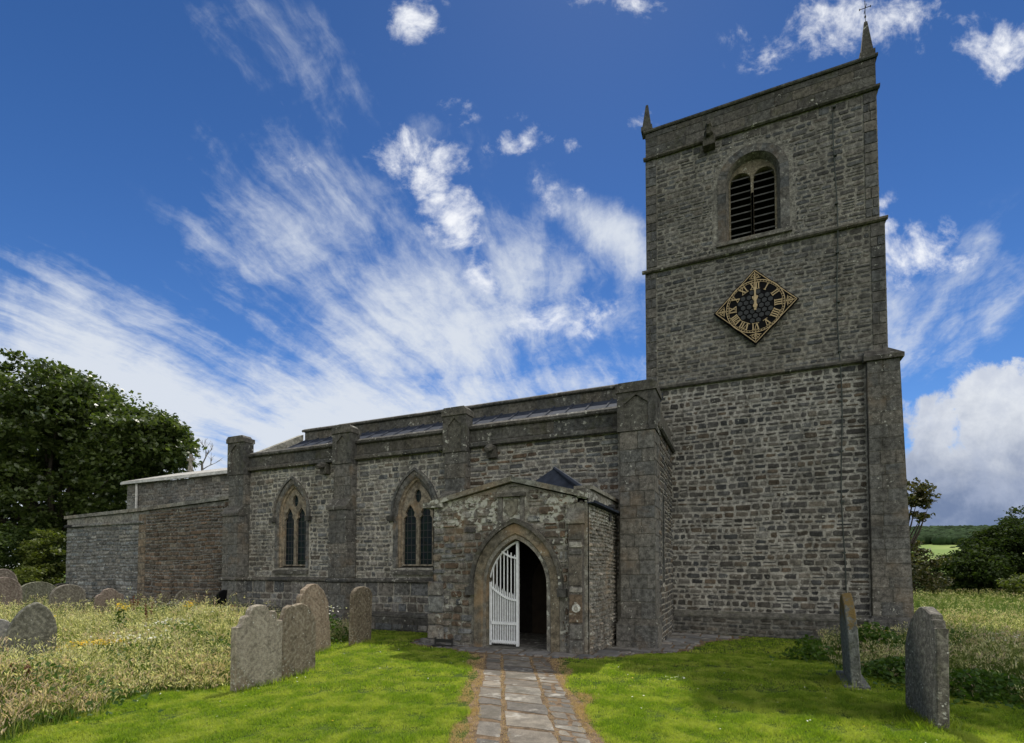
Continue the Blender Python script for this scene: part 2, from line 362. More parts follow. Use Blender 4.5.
def arch(uc, hw, z0, zs, rise, n=12):
    """pointed (or round when rise<=hw) opening, from bottom left over the apex to bottom right"""
    pts = [(uc-hw, z0)]
    if rise <= hw*1.001:
        for i in range(2*n+1):
            a = math.pi - math.pi*i/(2*n); pts.append((uc+hw*math.cos(a), zs+rise*math.sin(a)))
    else:
        r = (hw*hw+rise*rise)/(2*hw); am = math.asin(min(1, rise/r))
        for i in range(n+1):
            a = am*i/n; pts.append((uc-hw+r-r*math.cos(a), zs+r*math.sin(a)))
        for i in range(n-1, -1, -1):
            a = am*i/n; pts.append((uc+hw-r+r*math.cos(a), zs+r*math.sin(a)))
    pts.append((uc+hw, z0)); return pts
def in_poly(p, poly):
    x, y = p; c = False; n = len(poly)
    for i in range(n):
        x0, y0 = poly[i]; x1, y1 = poly[(i+1) % n]
        if (y0 > y) != (y1 > y) and x < (x1-x0)*(y-y0)/(y1-y0)+x0: c = not c
    return c
def vary(c, amt=.2, hue=.06):
    k = 1 + random.uniform(-amt, amt); h = random.uniform(-hue, hue)
    return (c[0]*k*(1+h), c[1]*k, c[2]*k*(1-h))
def block(mb, fr, a0, z0, a1, z1, out, tint, jit=.012, cham=.02, mi=None, tilt=.006):
    w, h = a1-a0, z1-z0; c = min(cham, w*.3, h*.3)
    if w < .01 or h < .01: return
    pts = [(a0+c*random.uniform(.3, 1.6), z0), (a1-c*random.uniform(.3, 1.6), z0), (a1, z0+c*random.uniform(.3, 1.5)), (a1, z1-c*random.uniform(.3, 1.5)),
           (a1-c*random.uniform(.3, 1.6), z1), (a0+c*random.uniform(.3, 1.6), z1), (a0, z1-c*random.uniform(.3, 1.5)), (a0, z0+c*random.uniform(.3, 1.5))]
    pts = [(x+random.uniform(-jit, jit), y+random.uniform(-jit, jit)) for x, y in pts]
    cx = (a0+a1)/2; cz = (z0+z1)/2; e = min(.014, c*.8+.002); ta = random.uniform(-tilt, tilt); tz = random.uniform(-tilt, tilt)
    def o_(x, y): return out + ta*(x-cx)/w*2 + tz*(y-cz)/h*2
    inn = [(x+(cx-x)*min(.45, e/(w/2)), y+(cz-y)*min(.45, e/(h/2))) for x, y in pts]
    vs = [fr(x, y, -.02) for x, y in pts] + [fr(x, y, o_(x, y)) for x, y in inn] + [fr(cx+random.uniform(-.2, .2)*w, cz, out+abs(tilt)*.7)]
    fs = [(i, (i+1) % 8, (i+1) % 8+8, i+8) for i in range(8)] + [(i+8, (i+1) % 8+8, 16) for i in range(8)]
    mb.add(vs, fs, tint, mi)
def rubble(mb, fr, a0, a1, z0, z1, pal, ok=None, hr=(.09, .19), wr=(.14, .5), gap=.022, out=(.008, .035), mi=0, wob=.05, jit=.012):
    """coursed rubble over a rectangle; ok(a,z) says where stones may go"""
    ph = [random.uniform(0, 6.28) for _ in range(3)]
    def wy(a, z): return wob*(math.sin(a*1.1+ph[0]+z*.5)*.5 + math.sin(a*2.7+ph[1]+z*1.3)*.35)*min(1, (z-z0)*2, (z1-z)*2 if z1 > z else 0)
    def put(x0, y0, x1, y1, depth=0):
        if y1-y0 < .035: return
        pts = [(x0, y0), (x1, y0), (x1, y1), (x0, y1), ((x0+x1)/2, (y0+y1)/2)]
        if ok is not None:
            s = [ok(*p) for p in pts]
            if not any(s) and depth > 0: return
            if not all(s):
                if depth >= 3 or not any(s): return
                if (x1-x0) > (y1-y0): put(x0, y0, (x0+x1)/2, y1, depth+1); put((x0+x1)/2, y0, x1, y1, depth+1)
                else: put(x0, y0, x1, (y0+y1)/2, depth+1); put(x0, (y0+y1)/2, x1, y1, depth+1)
                return
        block(mb, fr, x0+gap/2, y0+gap/2, x1-gap/2, y1-gap/2, random.uniform(*out), vary(random.choice(pal), .34), jit, .026, mi)
    z = z0
    while z < z1-.03:
        h = random.uniform(*hr)
        if z1-(z+h) < hr[0]: h = z1-z
        x = a0
        while x < a1-.02:
            w = random.uniform(*wr)*(.6+.5*h/hr[1])
            if a1-(x+w) < wr[0]: w = a1-x
            dy = wy(x+w/2, z); h_ = h+wy(x+w/2, z+h)-dy
            if h > hr[1]*.75 and random.random() < .13 and w > .2:
                k = random.uniform(.38, .62); put(x, z+dy, x+w, z+dy+h_*k); put(x, z+dy+h_*k, x+w, z+dy+h_)
            else: put(x, z+dy, x+w, z+dy+h_)
            x += w
        z += h
def ashlar(mb, fr, a0, a1, z0, z1, pal, h=.3, wr=(.35, .7), gap=.010, out=(.008, .014), mi=0, ok=None, amt=.13):
    z = z0
    while z < z1-.02:
        hh = h*random.uniform(.8, 1.2)
        if z1-(z+hh) < h*.5: hh = z1-z
        x = a0; first = True
        while x < a1-.01:
            w = random.uniform(*wr)
            if first: w *= random.uniform(.5, 1); first = False
            if a1-(x+w) < wr[0]*.5: w = a1-x
            w = min(w, a1-x)
            if ok is None or all(ok(*p) for p in ((x, z), (x+w, z), (x+w, z+hh), (x, z+hh))):
                block(mb, fr, x+gap/2, z+gap/2, x+w-gap/2, z+hh-gap/2, random.uniform(*out), vary(random.choice(pal), amt, .04), .002, .006, mi, .001)
            x += w
        z += hh

GREY = [(0.1474, 0.1441, 0.1399), (0.1707, 0.1647, 0.1526), (0.1164, 0.1164, 0.1162), (0.194, 0.1869, 0.1738), (0.1397, 0.1251, 0.1085)]
TLOW = [(0.0791, 0.0768, 0.0742), (0.0989, 0.0943, 0.0865), (0.0626, 0.0626, 0.0627), (0.1253, 0.1178, 0.1045), (0.0989, 0.0821, 0.0649)]
TUP = [(0.0943, 0.094, 0.0931), (0.1117, 0.1091, 0.1045), (0.0768, 0.0777, 0.0794), (0.1292, 0.1226, 0.113)]
ASH = [(0.128, 0.1236, 0.1136), (0.1436, 0.137, 0.1238), (0.1148, 0.1133, 0.1077)]
DASH = [(0.0873, 0.0834, 0.0748), (0.1013, 0.0955, 0.084), (0.0733, 0.072, 0.0672)]
BUFF = [(.22, .18, .13), (.195, .165, .122), (.25, .205, .15)]
RED = [(.115, .085, .062), (.135, .100, .074), (.100, .082, .066), (.150, .125, .098)]
MORT = (.31, .295, .26)

# ------------------------------------------------------------------ the ground
def smooth(x, a, b):
    t = np.clip((x-a)/(b-a), 0, 1); return t*t*(3-2*t)
def gz(u, v):
    u = np.asarray(u, float); v = np.asarray(v, float)
    z = -.12*smooth(v, 10.2, 12.0)
    z = z + .035*np.sin(u*.9+1.1)*np.sin(v*.7+.4)*smooth(np.abs(u+3.3-(7-v)*.45), .8, 2.5)*(1-smooth(v, 8.5, 10))
    z = z + .10*smooth(-u, 9, 16)*(1-smooth(v, 9, 12))
    r = np.hypot(u, v); z = z - 9.0*smooth(r, 60, 420)
    return z
def gz1(u, v): return float(gz(u, v))
ax = np.concatenate([-np.geomspace(6000, 40, 26), np.arange(-38, 24, .5), np.geomspace(25, 6000, 26)])
ay = np.concatenate([-np.geomspace(6000, 10, 14), np.arange(-8, 30, .5), np.geomspace(31, 6000, 28)])
X, Y = np.meshgrid(ax, ay); Z = gz(X, Y); nx, ny = len(ax), len(ay)
idx = np.arange(nx*ny).reshape(ny, nx)
F = np.stack([idx[:-1, :-1], idx[:-1, 1:], idx[1:, 1:], idx[1:, :-1]], -1).reshape(-1, 4)
g = npmesh('ground', np.stack([X, Y, Z], -1).reshape(-1, 3), F, M['ground']); tag(g, kind='structure')
g.data.polygons.foreach_set('use_smooth', [True]*len(g.data.polygons))

# path: centre line from the porch door towards the camera and past it
def pc(v): return -4.05 + (9.3-v)*.475          # centre u at v
def pw(v): return .66 + (9.3-v)*-.008           # half width
def path_d(u, v):                                # signed distance beyond the path's edge
    w = .05*np.sin(v*3.1)+.04*np.sin(v*7.7+1)
    return np.abs(u-pc(v)) - pw(v) - w*.6
pm = MB()
PAL = [(.128, .111, .088), (.155, .134, .105), (.098, .087, .072), (.172, .152, .12)]
v = 9.3
def pfr(a, z, o): return (a, z, gz1(a, z)+.012+o)
def pb(a0, v0, a1, v1, cham=.03, out=.012):
    sk = lambda vv: pc(vv)
    n = 8; g_ = .016
    ps = [(a0+g_, v0+g_), ((a0+a1)/2, v0+g_), (a1-g_, v0+g_), (a1-g_, (v0+v1)/2), (a1-g_, v1-g_), ((a0+a1)/2, v1-g_), (a0+g_, v1-g_), (a0+g_, (v0+v1)/2)]
    ps = [(x+random.uniform(-.026, .026), y+random.uniform(-.026, .026)) for x, y in ps]
    o = random.uniform(.4, 1.2)*out; cx, cy = (a0+a1)/2, (v0+v1)/2
    W2 = lambda x, y, oo: (x+sk(y), y, gz1(x+sk(y), y)+oo)
    inn = [(x+(cx-x)*.06, y+(cy-y)*.06) for x, y in ps]
    o *= .45
    vs = [W2(x, y, -.02) for x, y in ps]+[W2(x, y, o) for x, y in inn]+[W2(cx, cy, o+.003)]
    pm.add(vs, [(i, (i+1) % 8, (i+1) % 8+8, i+8) for i in range(8)]+[(i+8, (i+1) % 8+8, 16) for i in range(8)], vary(random.choice(PAL), .2, .03))
v = 9.28
while v > -1.5:                                   # the broad middle flags
    L = random.uniform(.38, .62); pb(-.30, v-L, .30, v, out=.02); v -= L
v = 9.28
while v > -1.5:                                   # left-hand column
    L = random.uniform(.3, .6); k = random.uniform(-.02, .05)
    pb(-.66+k, v-L, -.31, v, out=.018); v -= L
v = 9.28
while v > -1.5:                                   # right-hand cobbled edge
    L = random.uniform(.12, .26); k = random.uniform(-.04, .04)
    if random.random() < .6: pb(.31, v-L, .49+k, v, out=.016); pb(.49+k, v-L, .68+random.uniform(-.06, .04), v, out=.014)
    else: pb(.31, v-L, .66, v, out=.02)
    v -= L
vs = []; fs = []
for i in range(60):
    vv = 9.4-i*.19
    for s in (-1, 1): vs.append((pc(vv)+s*(pw(vv)+.14+.05*math.sin(vv*5+s)), vv, gz1(pc(vv), vv)+.004))
for i in range(59): fs.append((2*i, 2*i+1, 2*i+3, 2*i+2))
pm.add(vs, fs, (.2, .2, .2), 1)
tag(pm.build('path', [M['flag'], M['earth']]), kind='structure')
# paved apron before the porch and round to the tower
ap = MB()
apoly = [(-7.3, 10.6), (-6.9, 9.75), (-5.2, 9.25), (-4.6, 9.28), (-3.3, 9.28), (-2.6, 9.55), (-2.0, 10.1), (-1.45, 11.2), (-1.0, 12.2), (-.75, 13.6), (.3, 15.0), (-1.8, 15.6), (-3, 12.8), (-7.3, 12.8)]
def aok(a, z): return in_poly((a, z), apoly)
vs = [(a, z, gz1(a, z)+.006) for a, z in apoly]
xs = np.arange(-7.4, .6, .2); ys = np.arange(9.2, 15.8, .2)
for x in xs:
    for y in ys:
        if aok(x+.1, y+.1): ap.add([(x, y, gz1(x, y)+.006), (x+.2, y, gz1(x+.2, y)+.006), (x+.2, y+.2, gz1(x+.2, y+.2)+.006), (x, y+.2, gz1(x, y+.2)+.006)], [(0, 1, 2, 3)], (.2, .2, .2), 1)
rubble(ap, lambda a, z, o: (a, z, gz1(a, z)+.008+o), -7.4, .6, 9.2, 15.6, [(.13, .125, .12), (.16, .15, .14), (.11, .105, .10)], aok, (.3, .6), (.4, .9), .03, (.010, .018), 0, 0, .01)
tag(ap.build('pavement', [M['flag'], M['earth']]), kind='structure')

# ------------------------------------------------------------------ THE CHURCH
church = thing('church', 'grey rubble stone church with tall clock tower, low buttressed aisle and a gabled porch', 'church', (-5, 15, 0))
AV, TV = 12.6, 15.4                                # planes of the aisle wall and the tower's face
def moulding(mb, u0, u1, v0, z0, z1, proud, tint=None, ends=0.0):
    """string course along x on plane v0: sloped top, undercut below"""
    prof = [(-.02, z0+.03), (proud*.6, z0), (proud, z0+.03), (proud, z0+(z1-z0)*.55), (-.02, z1)]
    n = max(1, int((u1-u0)/.9)); x = u0
    for i in range(n):
        x1 = u0+(u1-u0)*(i+1)/n
        p = [(v0-o, z) for o, z in prof]
        jz = random.uniform(-.004, .004)
        mb.add([(x+.002, a, z+jz) for a, z in p]+[(x1-.002, a, z+jz) for a, z in p], [(j, (j+1) % 5, (j+1) % 5+5, j+5) for j in range(5)]+[(0, 1, 2, 3, 4), (9, 8, 7, 6, 5)], vary(tint or random.choice(DASH), .12, .04))
        x = x1
def moulding_y(mb, v0, v1, u0, z0, z1, proud, tint=None):
    prof = [(-.02, z0+.03), (proud*.6, z0), (proud, z0+.03), (proud, z0+(z1-z0)*.55), (-.02, z1)]
    p = [(u0+o, z) for o, z in prof]
    mb.add([(a, v0, z) for a, z in p]+[(a, v1, z) for a, z in p], [(j, (j+1) % 5, (j+1) % 5+5, j+5) for j in range(5)]+[(0, 1, 2, 3, 4), (9, 8, 7, 6, 5)], vary(tint or DASH[0], .1, .04))

# ---- tower
TB = 21.4
bw_u, bw_hw, bw_z0, bw_zs = .46, .68, 10.96, 12.64
bel = arch(bw_u, bw_hw, bw_z0, bw_zs, bw_hw, 10)
tw = MB((.13, .125, .115))
MU = (.185, .178, .16)
mt = 1
tw.box((-2.46, TV, -.5), (3.05, TB, 7.0), (.285, .275, .25), mt); tw.box((-2.0, TV-.09, -.5), (2.97, TV+.1, .38), (.15, .145, .13), mt)                                # lower stage
tw.box((-2.48, TV+.03, 7.0), (3.47, TB, 10.58), MU, mt)
# belfry stage: a shell with a real opening
rect = [(-2.45, 10.58), (3.37, 10.58), (3.37, 14.05), (-2.45, 14.05)]
tw.sheet([rect, bel], front(TV+.06), 0, MU, mt)
tw.sheet([rect], front(TB), 0, MU, mt); tw.sheet([[(TV+.06, 10.58), (TB, 10.58), (TB, 14.05), (TV+.06, 14.05)]], side(3.37), 0, MU, mt)
tw.sheet([[(TV+.06, 10.58), (TB, 10.58), (TB, 14.05), (TV+.06, 14.05)]], side(-2.45), 0, MU, mt)
tw.add([(-2.45, TV+.06, 14.04), (3.37, TV+.06, 14.04), (3.37, TB, 14.04), (-2.45, TB, 14.04)], [(0, 1, 2, 3)], MU, mt)
rubble(tw, front(TV), -2.44, 2.97, .52, 6.92, TLOW, None, (.10, .19), (.13, .38), .034, (.002, .020), jit=.016, wob=.035)
rubble(tw, front(TV-.09), -1.76, 2.86, -.3, .36, DASH, None, (.09, .16), (.14, .42), .03, (.005, .03))
uok = lambda a, z: not in_poly((a, z), arch(bw_u, bw_hw+.30, bw_z0-.16, bw_zs, bw_hw+.30, 10))
rubble(tw, front(TV+.03), -2.16, 3.15, 7.10, 10.50, TUP, None, (.10, .17), (.14, .40), .032, (.002, .018))
rubble(tw, front(TV+.06), -2.13, 3.07, 10.70, 13.98, TUP, uok, (.10, .17), (.14, .40), .032, (.002, .018))
for a0, a1 in ((-2.47, -2.16), (3.15, 3.46)): ashlar(tw, front(TV+.03), a0, a1, 7.1, 10.5, TUP, .27, (.2, .5), .012, (.02, .03))
for a0, a1 in ((-2.44, -2.13), (3.07, 3.36)): ashlar(tw, front(TV+.06), a0, a1, 10.7, 13.98, TUP, .27, (.2, .5), .012, (.02, .03))
rubble(tw, side(3.37), TV+.06, TB, 10.7, 13.98, TUP, None, (.12, .2), (.3, .7), .024, (.002, .006), wob=.01)
rubble(tw, side(3.47), TV+.03, TB, 7.1, 10.5, TUP, None, (.12, .2), (.3, .7), .024, (.002, .006), wob=.01)
rubble(tw, side(3.05), TV, TB, .5, 6.9, TLOW, None, (.12, .2), (.3, .7), .03)
tower = tw.build('tower_wall', [M['tower'], M['tower']], church)
s_ = MB()
s_.prism([(TV-.05, .37), (TV-.13, .37), (TV-.13, .42), (TV-.02, .53), (TV+.1, .53), (TV+.1, .37)], lambda a, z, o: (o, a, z), -1.76, 2.96, (.10, .097, .085))
s_.build('plinth', M['dark_ashlar'], tower)
for (u0, u1, v0, z) in ((-2.52, 3.0, TV, 6.93), (-2.56, 3.52, TV+.03, 10.5), (-2.50, 3.43, TV+.06, 13.98)):
    s_ = MB(); moulding(s_, u0, u1, v0, z, z+.15, .11); moulding_y(s_, v0, TB, u1-.07, z, z+.15, .06)
    s_.build('string_course', M['dark_ashlar'], tower)
pp = MB()
pp.box((-2.44, TV+.05, 14.06), (3.36, TV+.40, 14.86), DASH[0], 0); pp.box((3.05, TV+.40, 14.06), (3.36, TB, 14.86), DASH[0]); pp.box((-2.44, TV+.40, 14.06), (-2.1, TB, 14.86), DASH[0]); pp.box((-2.1, TB-.35, 14.06), (3.05, TB, 14.86), DASH[0])
ashlar(pp, front(TV+.05), -2.44, 3.36, 14.13, 14.84, DASH, .24, (.4, .9), .008, (.006, .016), 0)
parapet = pp.build('parapet', M['dark_ashlar'], tower)
cp = MB(); moulding(cp, -2.50, 3.41, TV+.05, 14.84, 14.97, .07); cp.box((-2.48, TV+.05, 14.85), (3.40, TV+.45, 14.95), DASH[1]); cp.build('coping', M['dark_ashlar'], tower)
gg = MB((.08, .075, .065))
gg.tube([(-.64, TV+.05, 14.1), (-.64, TV-.25, 14.06), (-.64, TV-.42, 13.98)], [.14, .13, .08], 7); gg.tube([(-.64, TV-.28, 14.16), (-.64, TV-.44, 14.18)], [.11, .06], 7)
gg.box((-.80, TV-.22, 13.72), (-.48, TV+.06, 13.98)); gg.build('gargoyle', M['dark_ashlar'], church)
def pinnacle(u, v, z, h, w, cross=False):
    k = MB(DASH[0]); k.box((u-w*.62, v-w*.62, z-.02), (u+w*.62, v+w*.62, z+.12))
    t = .035
    k.add([(u-w/2, v-w/2, z+.10), (u+w/2, v-w/2, z+.10), (u+w/2, v+w/2, z+.10), (u-w/2, v+w/2, z+.10), (u-t, v-t, z+h), (u+t, v-t, z+h), (u+t, v+t, z+h), (u-t, v+t, z+h)],
          [(0, 1, 5, 4), (1, 2, 6, 5), (2, 3, 7, 6), (3, 0, 4, 7), (4, 5, 6, 7)], DASH[2])
    o = k.build('pinnacle', M['dark_ashlar'], church)
    if cross:
        c = MB(); c.tube([(u, v, z+h-.05), (u, v, z+h+.60)], .008, 6); c.tube([(u-.12, v, z+h+.40), (u+.12, v, z+h+.40)], .008, 6)
        c.tube([(u, v-.15, z+h+.36), (u, v+.12, z+h+.36)], .008, 6); c.tube([(u, v, z+h+.14), (u, v, z+h+.18)], .02, 8)
        for s in (-1, 1): c.tube([(u+s*.12, v, z+h+.38), (u+s*.12, v, z+h+.42)], .012, 6)
        c.build('weather_vane', M['iron'], o)
pinnacle(-2.40, TV+.15, 14.95, .86, .26); pinnacle(3.19, TV+.17, 14.95, 1.02, .27, True)
pinnacle(-2.30, TB-.2, 14.95, .86, .26); pinnacle(3.22, TB-.2, 14.95, .9, .3)
# clasping buttress at the tower's right corner
cb_ = MB(ASH[0]); CV = TV-.16
cb_.add([(2.98, CV, -.3), (3.83, CV, -.3), (3.83, TV+1, -.3), (2.98, TV+1, -.3), (2.98, CV, 6.92), (3.66, CV, 6.92), (3.66, TV+1, 6.92), (2.98, TV+1, 6.92)], [(0, 1, 5, 4), (1, 2, 6, 5), (2, 3, 7, 6), (3, 0, 4, 7), (4, 5, 6, 7)], (.12, .115, .10))
zq = .55
while zq < 6.86:
    hq = min(random.uniform(.27, .38), 6.90-zq); hq = 6.90-zq if 6.90-zq-hq < .15 else hq
    ashlar(cb_, front(CV), 2.98, 3.83-.0267*(zq+hq), zq, zq+hq, ASH, hq, (.3, .55), .012, (.004, .010)); zq += hq
ashlar(cb_, front(CV-.12), 2.86, 3.92, -.3, .42, ASH, .3, (.3, .6), .01, (.004, .01)); cb_.box((2.86, CV-.12, -.3), (3.92, TV+1, .42), ASH[2])
cb_.add([(2.86, CV-.12, .42), (3.92, CV-.12, .42), (3.80, CV, .54), (2.98, CV, .54), (3.92, TV+1, .42), (3.80, TV+1, .54)], [(0, 1, 2, 3), (1, 4, 5, 2)], DASH[2])
bt = cb_.build('buttress', M['ashlar'], church)
k = MB(DASH[1]); k.box((2.90, CV-.08, 6.90), (3.74, TV+1.05, 7.0))
k.add([(2.90, CV-.08, 7.0), (3.74, CV-.08, 7.0), (3.74, TV+1.05, 7.0), (2.9, TV+1.05, 7.0), (2.98, TV+.03, 7.26), (3.47, TV+.03, 7.26), (3.47, TV+1, 7.26), (2.98, TV+1, 7.26)], [(0, 1, 5, 4), (1, 2, 6, 5), (0, 4, 7, 3), (4, 5, 6, 7)]); k.build('buttress_cap', M['dark_ashlar'], bt)
# belfry window
bw = MB(BUFF[0]); fr = front(TV+.06)
inner = arch(bw_u, bw_hw, bw_z0, bw_zs, bw_hw, 10); outer = arch(bw_u, bw_hw+.22, bw_z0-.0, bw_zs, bw_hw+.22, 10)
def ring(mb, fr, lin, lout, d_back, d_front, pal, group=2, amt=.12):
    n = len(lin); i = 0
    while i < n-1:
        j = min(i+group, n-1); t = vary(random.choice(pal), amt, .04); o = d_front+random.uniform(-.004, .004)
        vs = []
        for q_ in range(i, j+1):
            e = .003 if q_ in (i, j) else 0
            vs += [fr(*lin[q_], d_back), fr(*lin[q_], o), fr(*lout[q_], o), fr(*lout[q_], d_back)]
        fs = []
        for q_ in range(j-i):
            b_ = 4*q_; fs += [(b_, b_+1, b_+5, b_+4), (b_+1, b_+2, b_+6, b_+5), (b_+2, b_+3, b_+7, b_+6)]
        mb.add(vs, fs, t); i = j
def densify(l, step=.3):
    """subdivide the two straight jambs of an arch outline so that they read as blocks"""
    a, b = l[0], l[1]; c, e = l[-2], l[-1]; n = max(1, int(round(abs(b[1]-a[1])/step)))
    return [(a[0]+(b[0]-a[0])*i/n, a[1]+(b[1]-a[1])*i/n) for i in range(n)] + l[1:-1] + [(c[0]+(e[0]-c[0])*i/n, c[1]+(e[1]-c[1])*i/n) for i in range(1, n+1)]
ring(bw, fr, densify(inner), densify(outer), -.02, .022, TUP, 1, .2)
l2 = arch(bw_u, bw_hw-.07, bw_z0, bw_zs, bw_hw-.07, 10)
bw.bridge(inner, lambda a, z: fr(a, z, .03), l2, lambda a, z: fr(a, z, -.22), False, ASH[1])
# tympanum pierced by two round-headed lights
hwl = .265; lights = [arch(bw_u+s*.30, hwl, bw_z0, 12.70, hwl, 8) for s in (-1, 1)]
face = arch(bw_u, bw_hw-.07, bw_z0-.02, bw_zs, bw_hw-.07, 10)
top = [p for p in l2]
poly = [l2[0]] + l2[1:-1] + [l2[-1]]
out_l = poly[:]; out_l += lights[1][::-1] + lights[0][::-1]
bw.prism(out_l, fr, -.40, -.20, (.19, .165, .12))
for s in (-1, 1): bw.box((bw_u-.03, TV+.24, bw_z0), (bw_u+.03, TV+.30, 12.3), ASH[0])
belf = bw.build('belfry_window', M['ashlar'], church)
lv = MB((.1, .1, .1))
for s in (-1, 1):
    zz = bw_z0+.04
    while zz < 12.9:
        hw_ = hwl if zz < 12.7 else math.sqrt(max(.001, hwl**2-(zz-12.70)**2))
        c0 = bw_u+s*.30
        lv.add([(c0-hw_, TV+.30, zz), (c0+hw_, TV+.30, zz), (c0+hw_, TV+.52, zz+.14), (c0-hw_, TV+.52, zz+.14), (c0-hw_, TV+.30, zz+.035), (c0+hw_, TV+.30, zz+.035), (c0+hw_, TV+.52, zz+.175), (c0-hw_, TV+.52, zz+.175)],
               [(0, 1, 5, 4), (0, 1, 2, 3), (4, 5, 6, 7), (2, 3, 7, 6)])
        zz += .20
lv.build('louvres', M['louvre'], belf)
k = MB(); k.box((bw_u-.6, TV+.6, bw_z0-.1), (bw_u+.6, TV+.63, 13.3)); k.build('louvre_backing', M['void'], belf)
k = MB(ASH[1]); k.prism([(TV-.03, bw_z0-.15), (TV-.03, bw_z0-.04), (TV+.34, bw_z0+.02), (TV+.34, bw_z0-.15)], lambda a, z, o: (o, a, z), bw_u-.95, bw_u+.95); k.build('sill', M['ashlar'], belf)
# lightning conductor
k = MB(); pts = [(2.42+.03*math.sin(z*1.3), TV-.055+(.03 if z > 7 else 0)+(.03 if z > 10.6 else 0), z) for z in np.arange(.2, 14.1, .45)]
k.tube(pts, .016, 5)
for z in np.arange(.8, 14, 1.3): k.box((2.39, TV-.07, z), (2.46, TV+.02, z+.04))
k.build('lightning_conductor', M['copper'], church)

# ---- clock: hangs on the tower, a thing of its own
CU, CZ, CVv = .475, 8.865, TV-.04
clock = thing('tower_clock', 'black diamond shaped clock with gilt Roman numerals and both hands at twelve on the tower', 'clock', (CU, CVv, CZ))
cf = lambda a, z, o: (CU+a, CVv-o, CZ+z)
def seg_ring(mb, r0, r1, d0, d1, n=72):
    li = [(r0*math.cos(2*math.pi*i/n), r0*math.sin(2*math.pi*i/n)) for i in range(n)]; lo = [(r1*math.cos(2*math.pi*i/n), r1*math.sin(2*math.pi*i/n)) for i in range(n)]
    mb.bridge(li, lambda a, z: cf(a, z, d1), lo, lambda a, z: cf(a, z, d1)); mb.bridge(li, lambda a, z: cf(a, z, d0), li, lambda a, z: cf(a, z, d1)); mb.bridge(lo, lambda a, z: cf(a, z, d0), lo, lambda a, z: cf(a, z, d1))
def stroke(mb, p0, p1, w, d0, d1, w1=None):
    w1 = w if w1 is None else w1
    t = Vector((p1[0]-p0[0], p1[1]-p0[1])).normalized(); n = Vector((-t.y, t.x))
    mb.prism([(p0[0]-n.x*w/2, p0[1]-n.y*w/2), (p1[0]-n.x*w1/2, p1[1]-n.y*w1/2), (p1[0]+n.x*w1/2, p1[1]+n.y*w1/2), (p0[0]+n.x*w/2, p0[1]+n.y*w/2)], cf, d0, d1)
RC = 1.035
k = MB(); k.prism([(-RC-.02, 0), (0, -RC-.02), (RC+.02, 0), (0, RC+.02)], cf, 0, .06)
k.prism([(.76*math.cos(i*math.pi/24), .76*math.sin(i*math.pi/24)) for i in range(48)], cf, .061, .075)
back = k.build('clock_face', M['black'], clock)
k = MB()                                            # the honeycomb boss of the open centre
for i in range(-3, 4):
    for j in range(-3, 4):
        x = (i+.5*(j % 2))*.150; y = j*.130
        if math.hypot(x, y) < .41: k.prism([(x+.066*math.cos(a*math.pi/3+.5), y+.066*math.sin(a*math.pi/3+.5)) for a in range(6)], cf, .075, .092)
k.build('centre_lattice', plain('lattice_grey', (.028, .031, .034), .7), clock)
k = MB(); e = RC-.035
for a, b_ in (((-e, 0), (0, -e)), ((0, -e), (e, 0)), ((e, 0), (0, e)), ((0, e), (-e, 0))): stroke(k, a, b_, .017, .06, .085)
k.build('gilt_border', M['gold'], clock)
k = MB(); seg_ring(k, .712, .730, .075, .09)
seg_ring(k, .668, .676, .075, .086)
for i in range(60):
    a = i*math.pi/30; stroke(k, (.68*math.cos(a), .68*math.sin(a)), (.715*math.cos(a), .715*math.sin(a)), .014, .075, .088)
k.build('minute_ring', M['gold'], clock)
GL = {'I': [((0, 0), (0, 1), 1)], 'V': [((-.28, 1), (0, 0), 1.1), ((.28, 1), (0, 0), .55)], 'X': [((-.28, 1), (.28, 0), 1.1), ((.28, 1), (-.28, 0), .55)]}
WD = {'I': .34, 'V': .72, 'X': .74}
def numeral(txt, hour):
    ang = math.pi/2 - hour*math.pi/6; base = .475; ht = .17; sc = ht*1.0
    tot = sum(WD[c] for c in txt)*sc; tot_k = min(1.0, .25/tot); x = -tot*tot_k/2; k = MB()
    er = Vector((math.cos(ang), math.sin(ang))); et = Vector((math.sin(ang), -math.cos(ang)))
    def P(a, b_): v_ = er*(base+b_*ht)+et*a; return (v_.x, v_.y)
    x0 = x
    for c in txt:
        w = WD[c]*sc*tot_k
        for (a0, b0), (a1, b1), wt_ in GL[c]: stroke(k, P(x+w/2+a0*sc*tot_k, b0), P(x+w/2+a1*sc*tot_k, b1), .026*wt_, .075, .092+random.uniform(0, .002))
        x += w
    for b_ in (0, 1): stroke(k, P(x0, b_), P(x, b_), .013, .075, .096)
    k.build('numeral', M['gold'], clock)
for hh, t in enumerate(['XII', 'I', 'II', 'III', 'IIII', 'V', 'VI', 'VII', 'VIII', 'IX', 'X', 'XI']): numeral(t, hh)
for i in range(4):                                  # scrolls in the four corners
    k = MB(); a = i*math.pi/2; er = Vector((math.cos(a), math.sin(a))); et = Vector((-math.sin(a), math.cos(a)))
    P = lambda r, t: tuple(er*r+et*t)
    stroke(k, P(.745, 0), P(.955, 0), .02, .06, .084)
    for s in (-1, 1):
        pts = [P(.83+.045*math.cos(q_)*(1-.5*j/9)-.01, s*(.065+.045*math.sin(q_)*(1-.5*j/9))) for j, q_ in enumerate(np.linspace(-2.6, 3.4, 10))]
        for p0, p1 in zip(pts, pts[1:]): stroke(k, p0, p1, .015, .06, .083)
        stroke(k, P(.76, 0), P(.79, s*.14), .013, .06, .083); stroke(k, P(.90, 0), P(.87, s*.075), .013, .06, .083)
    k.build('corner_scroll', M['gold'], clock)
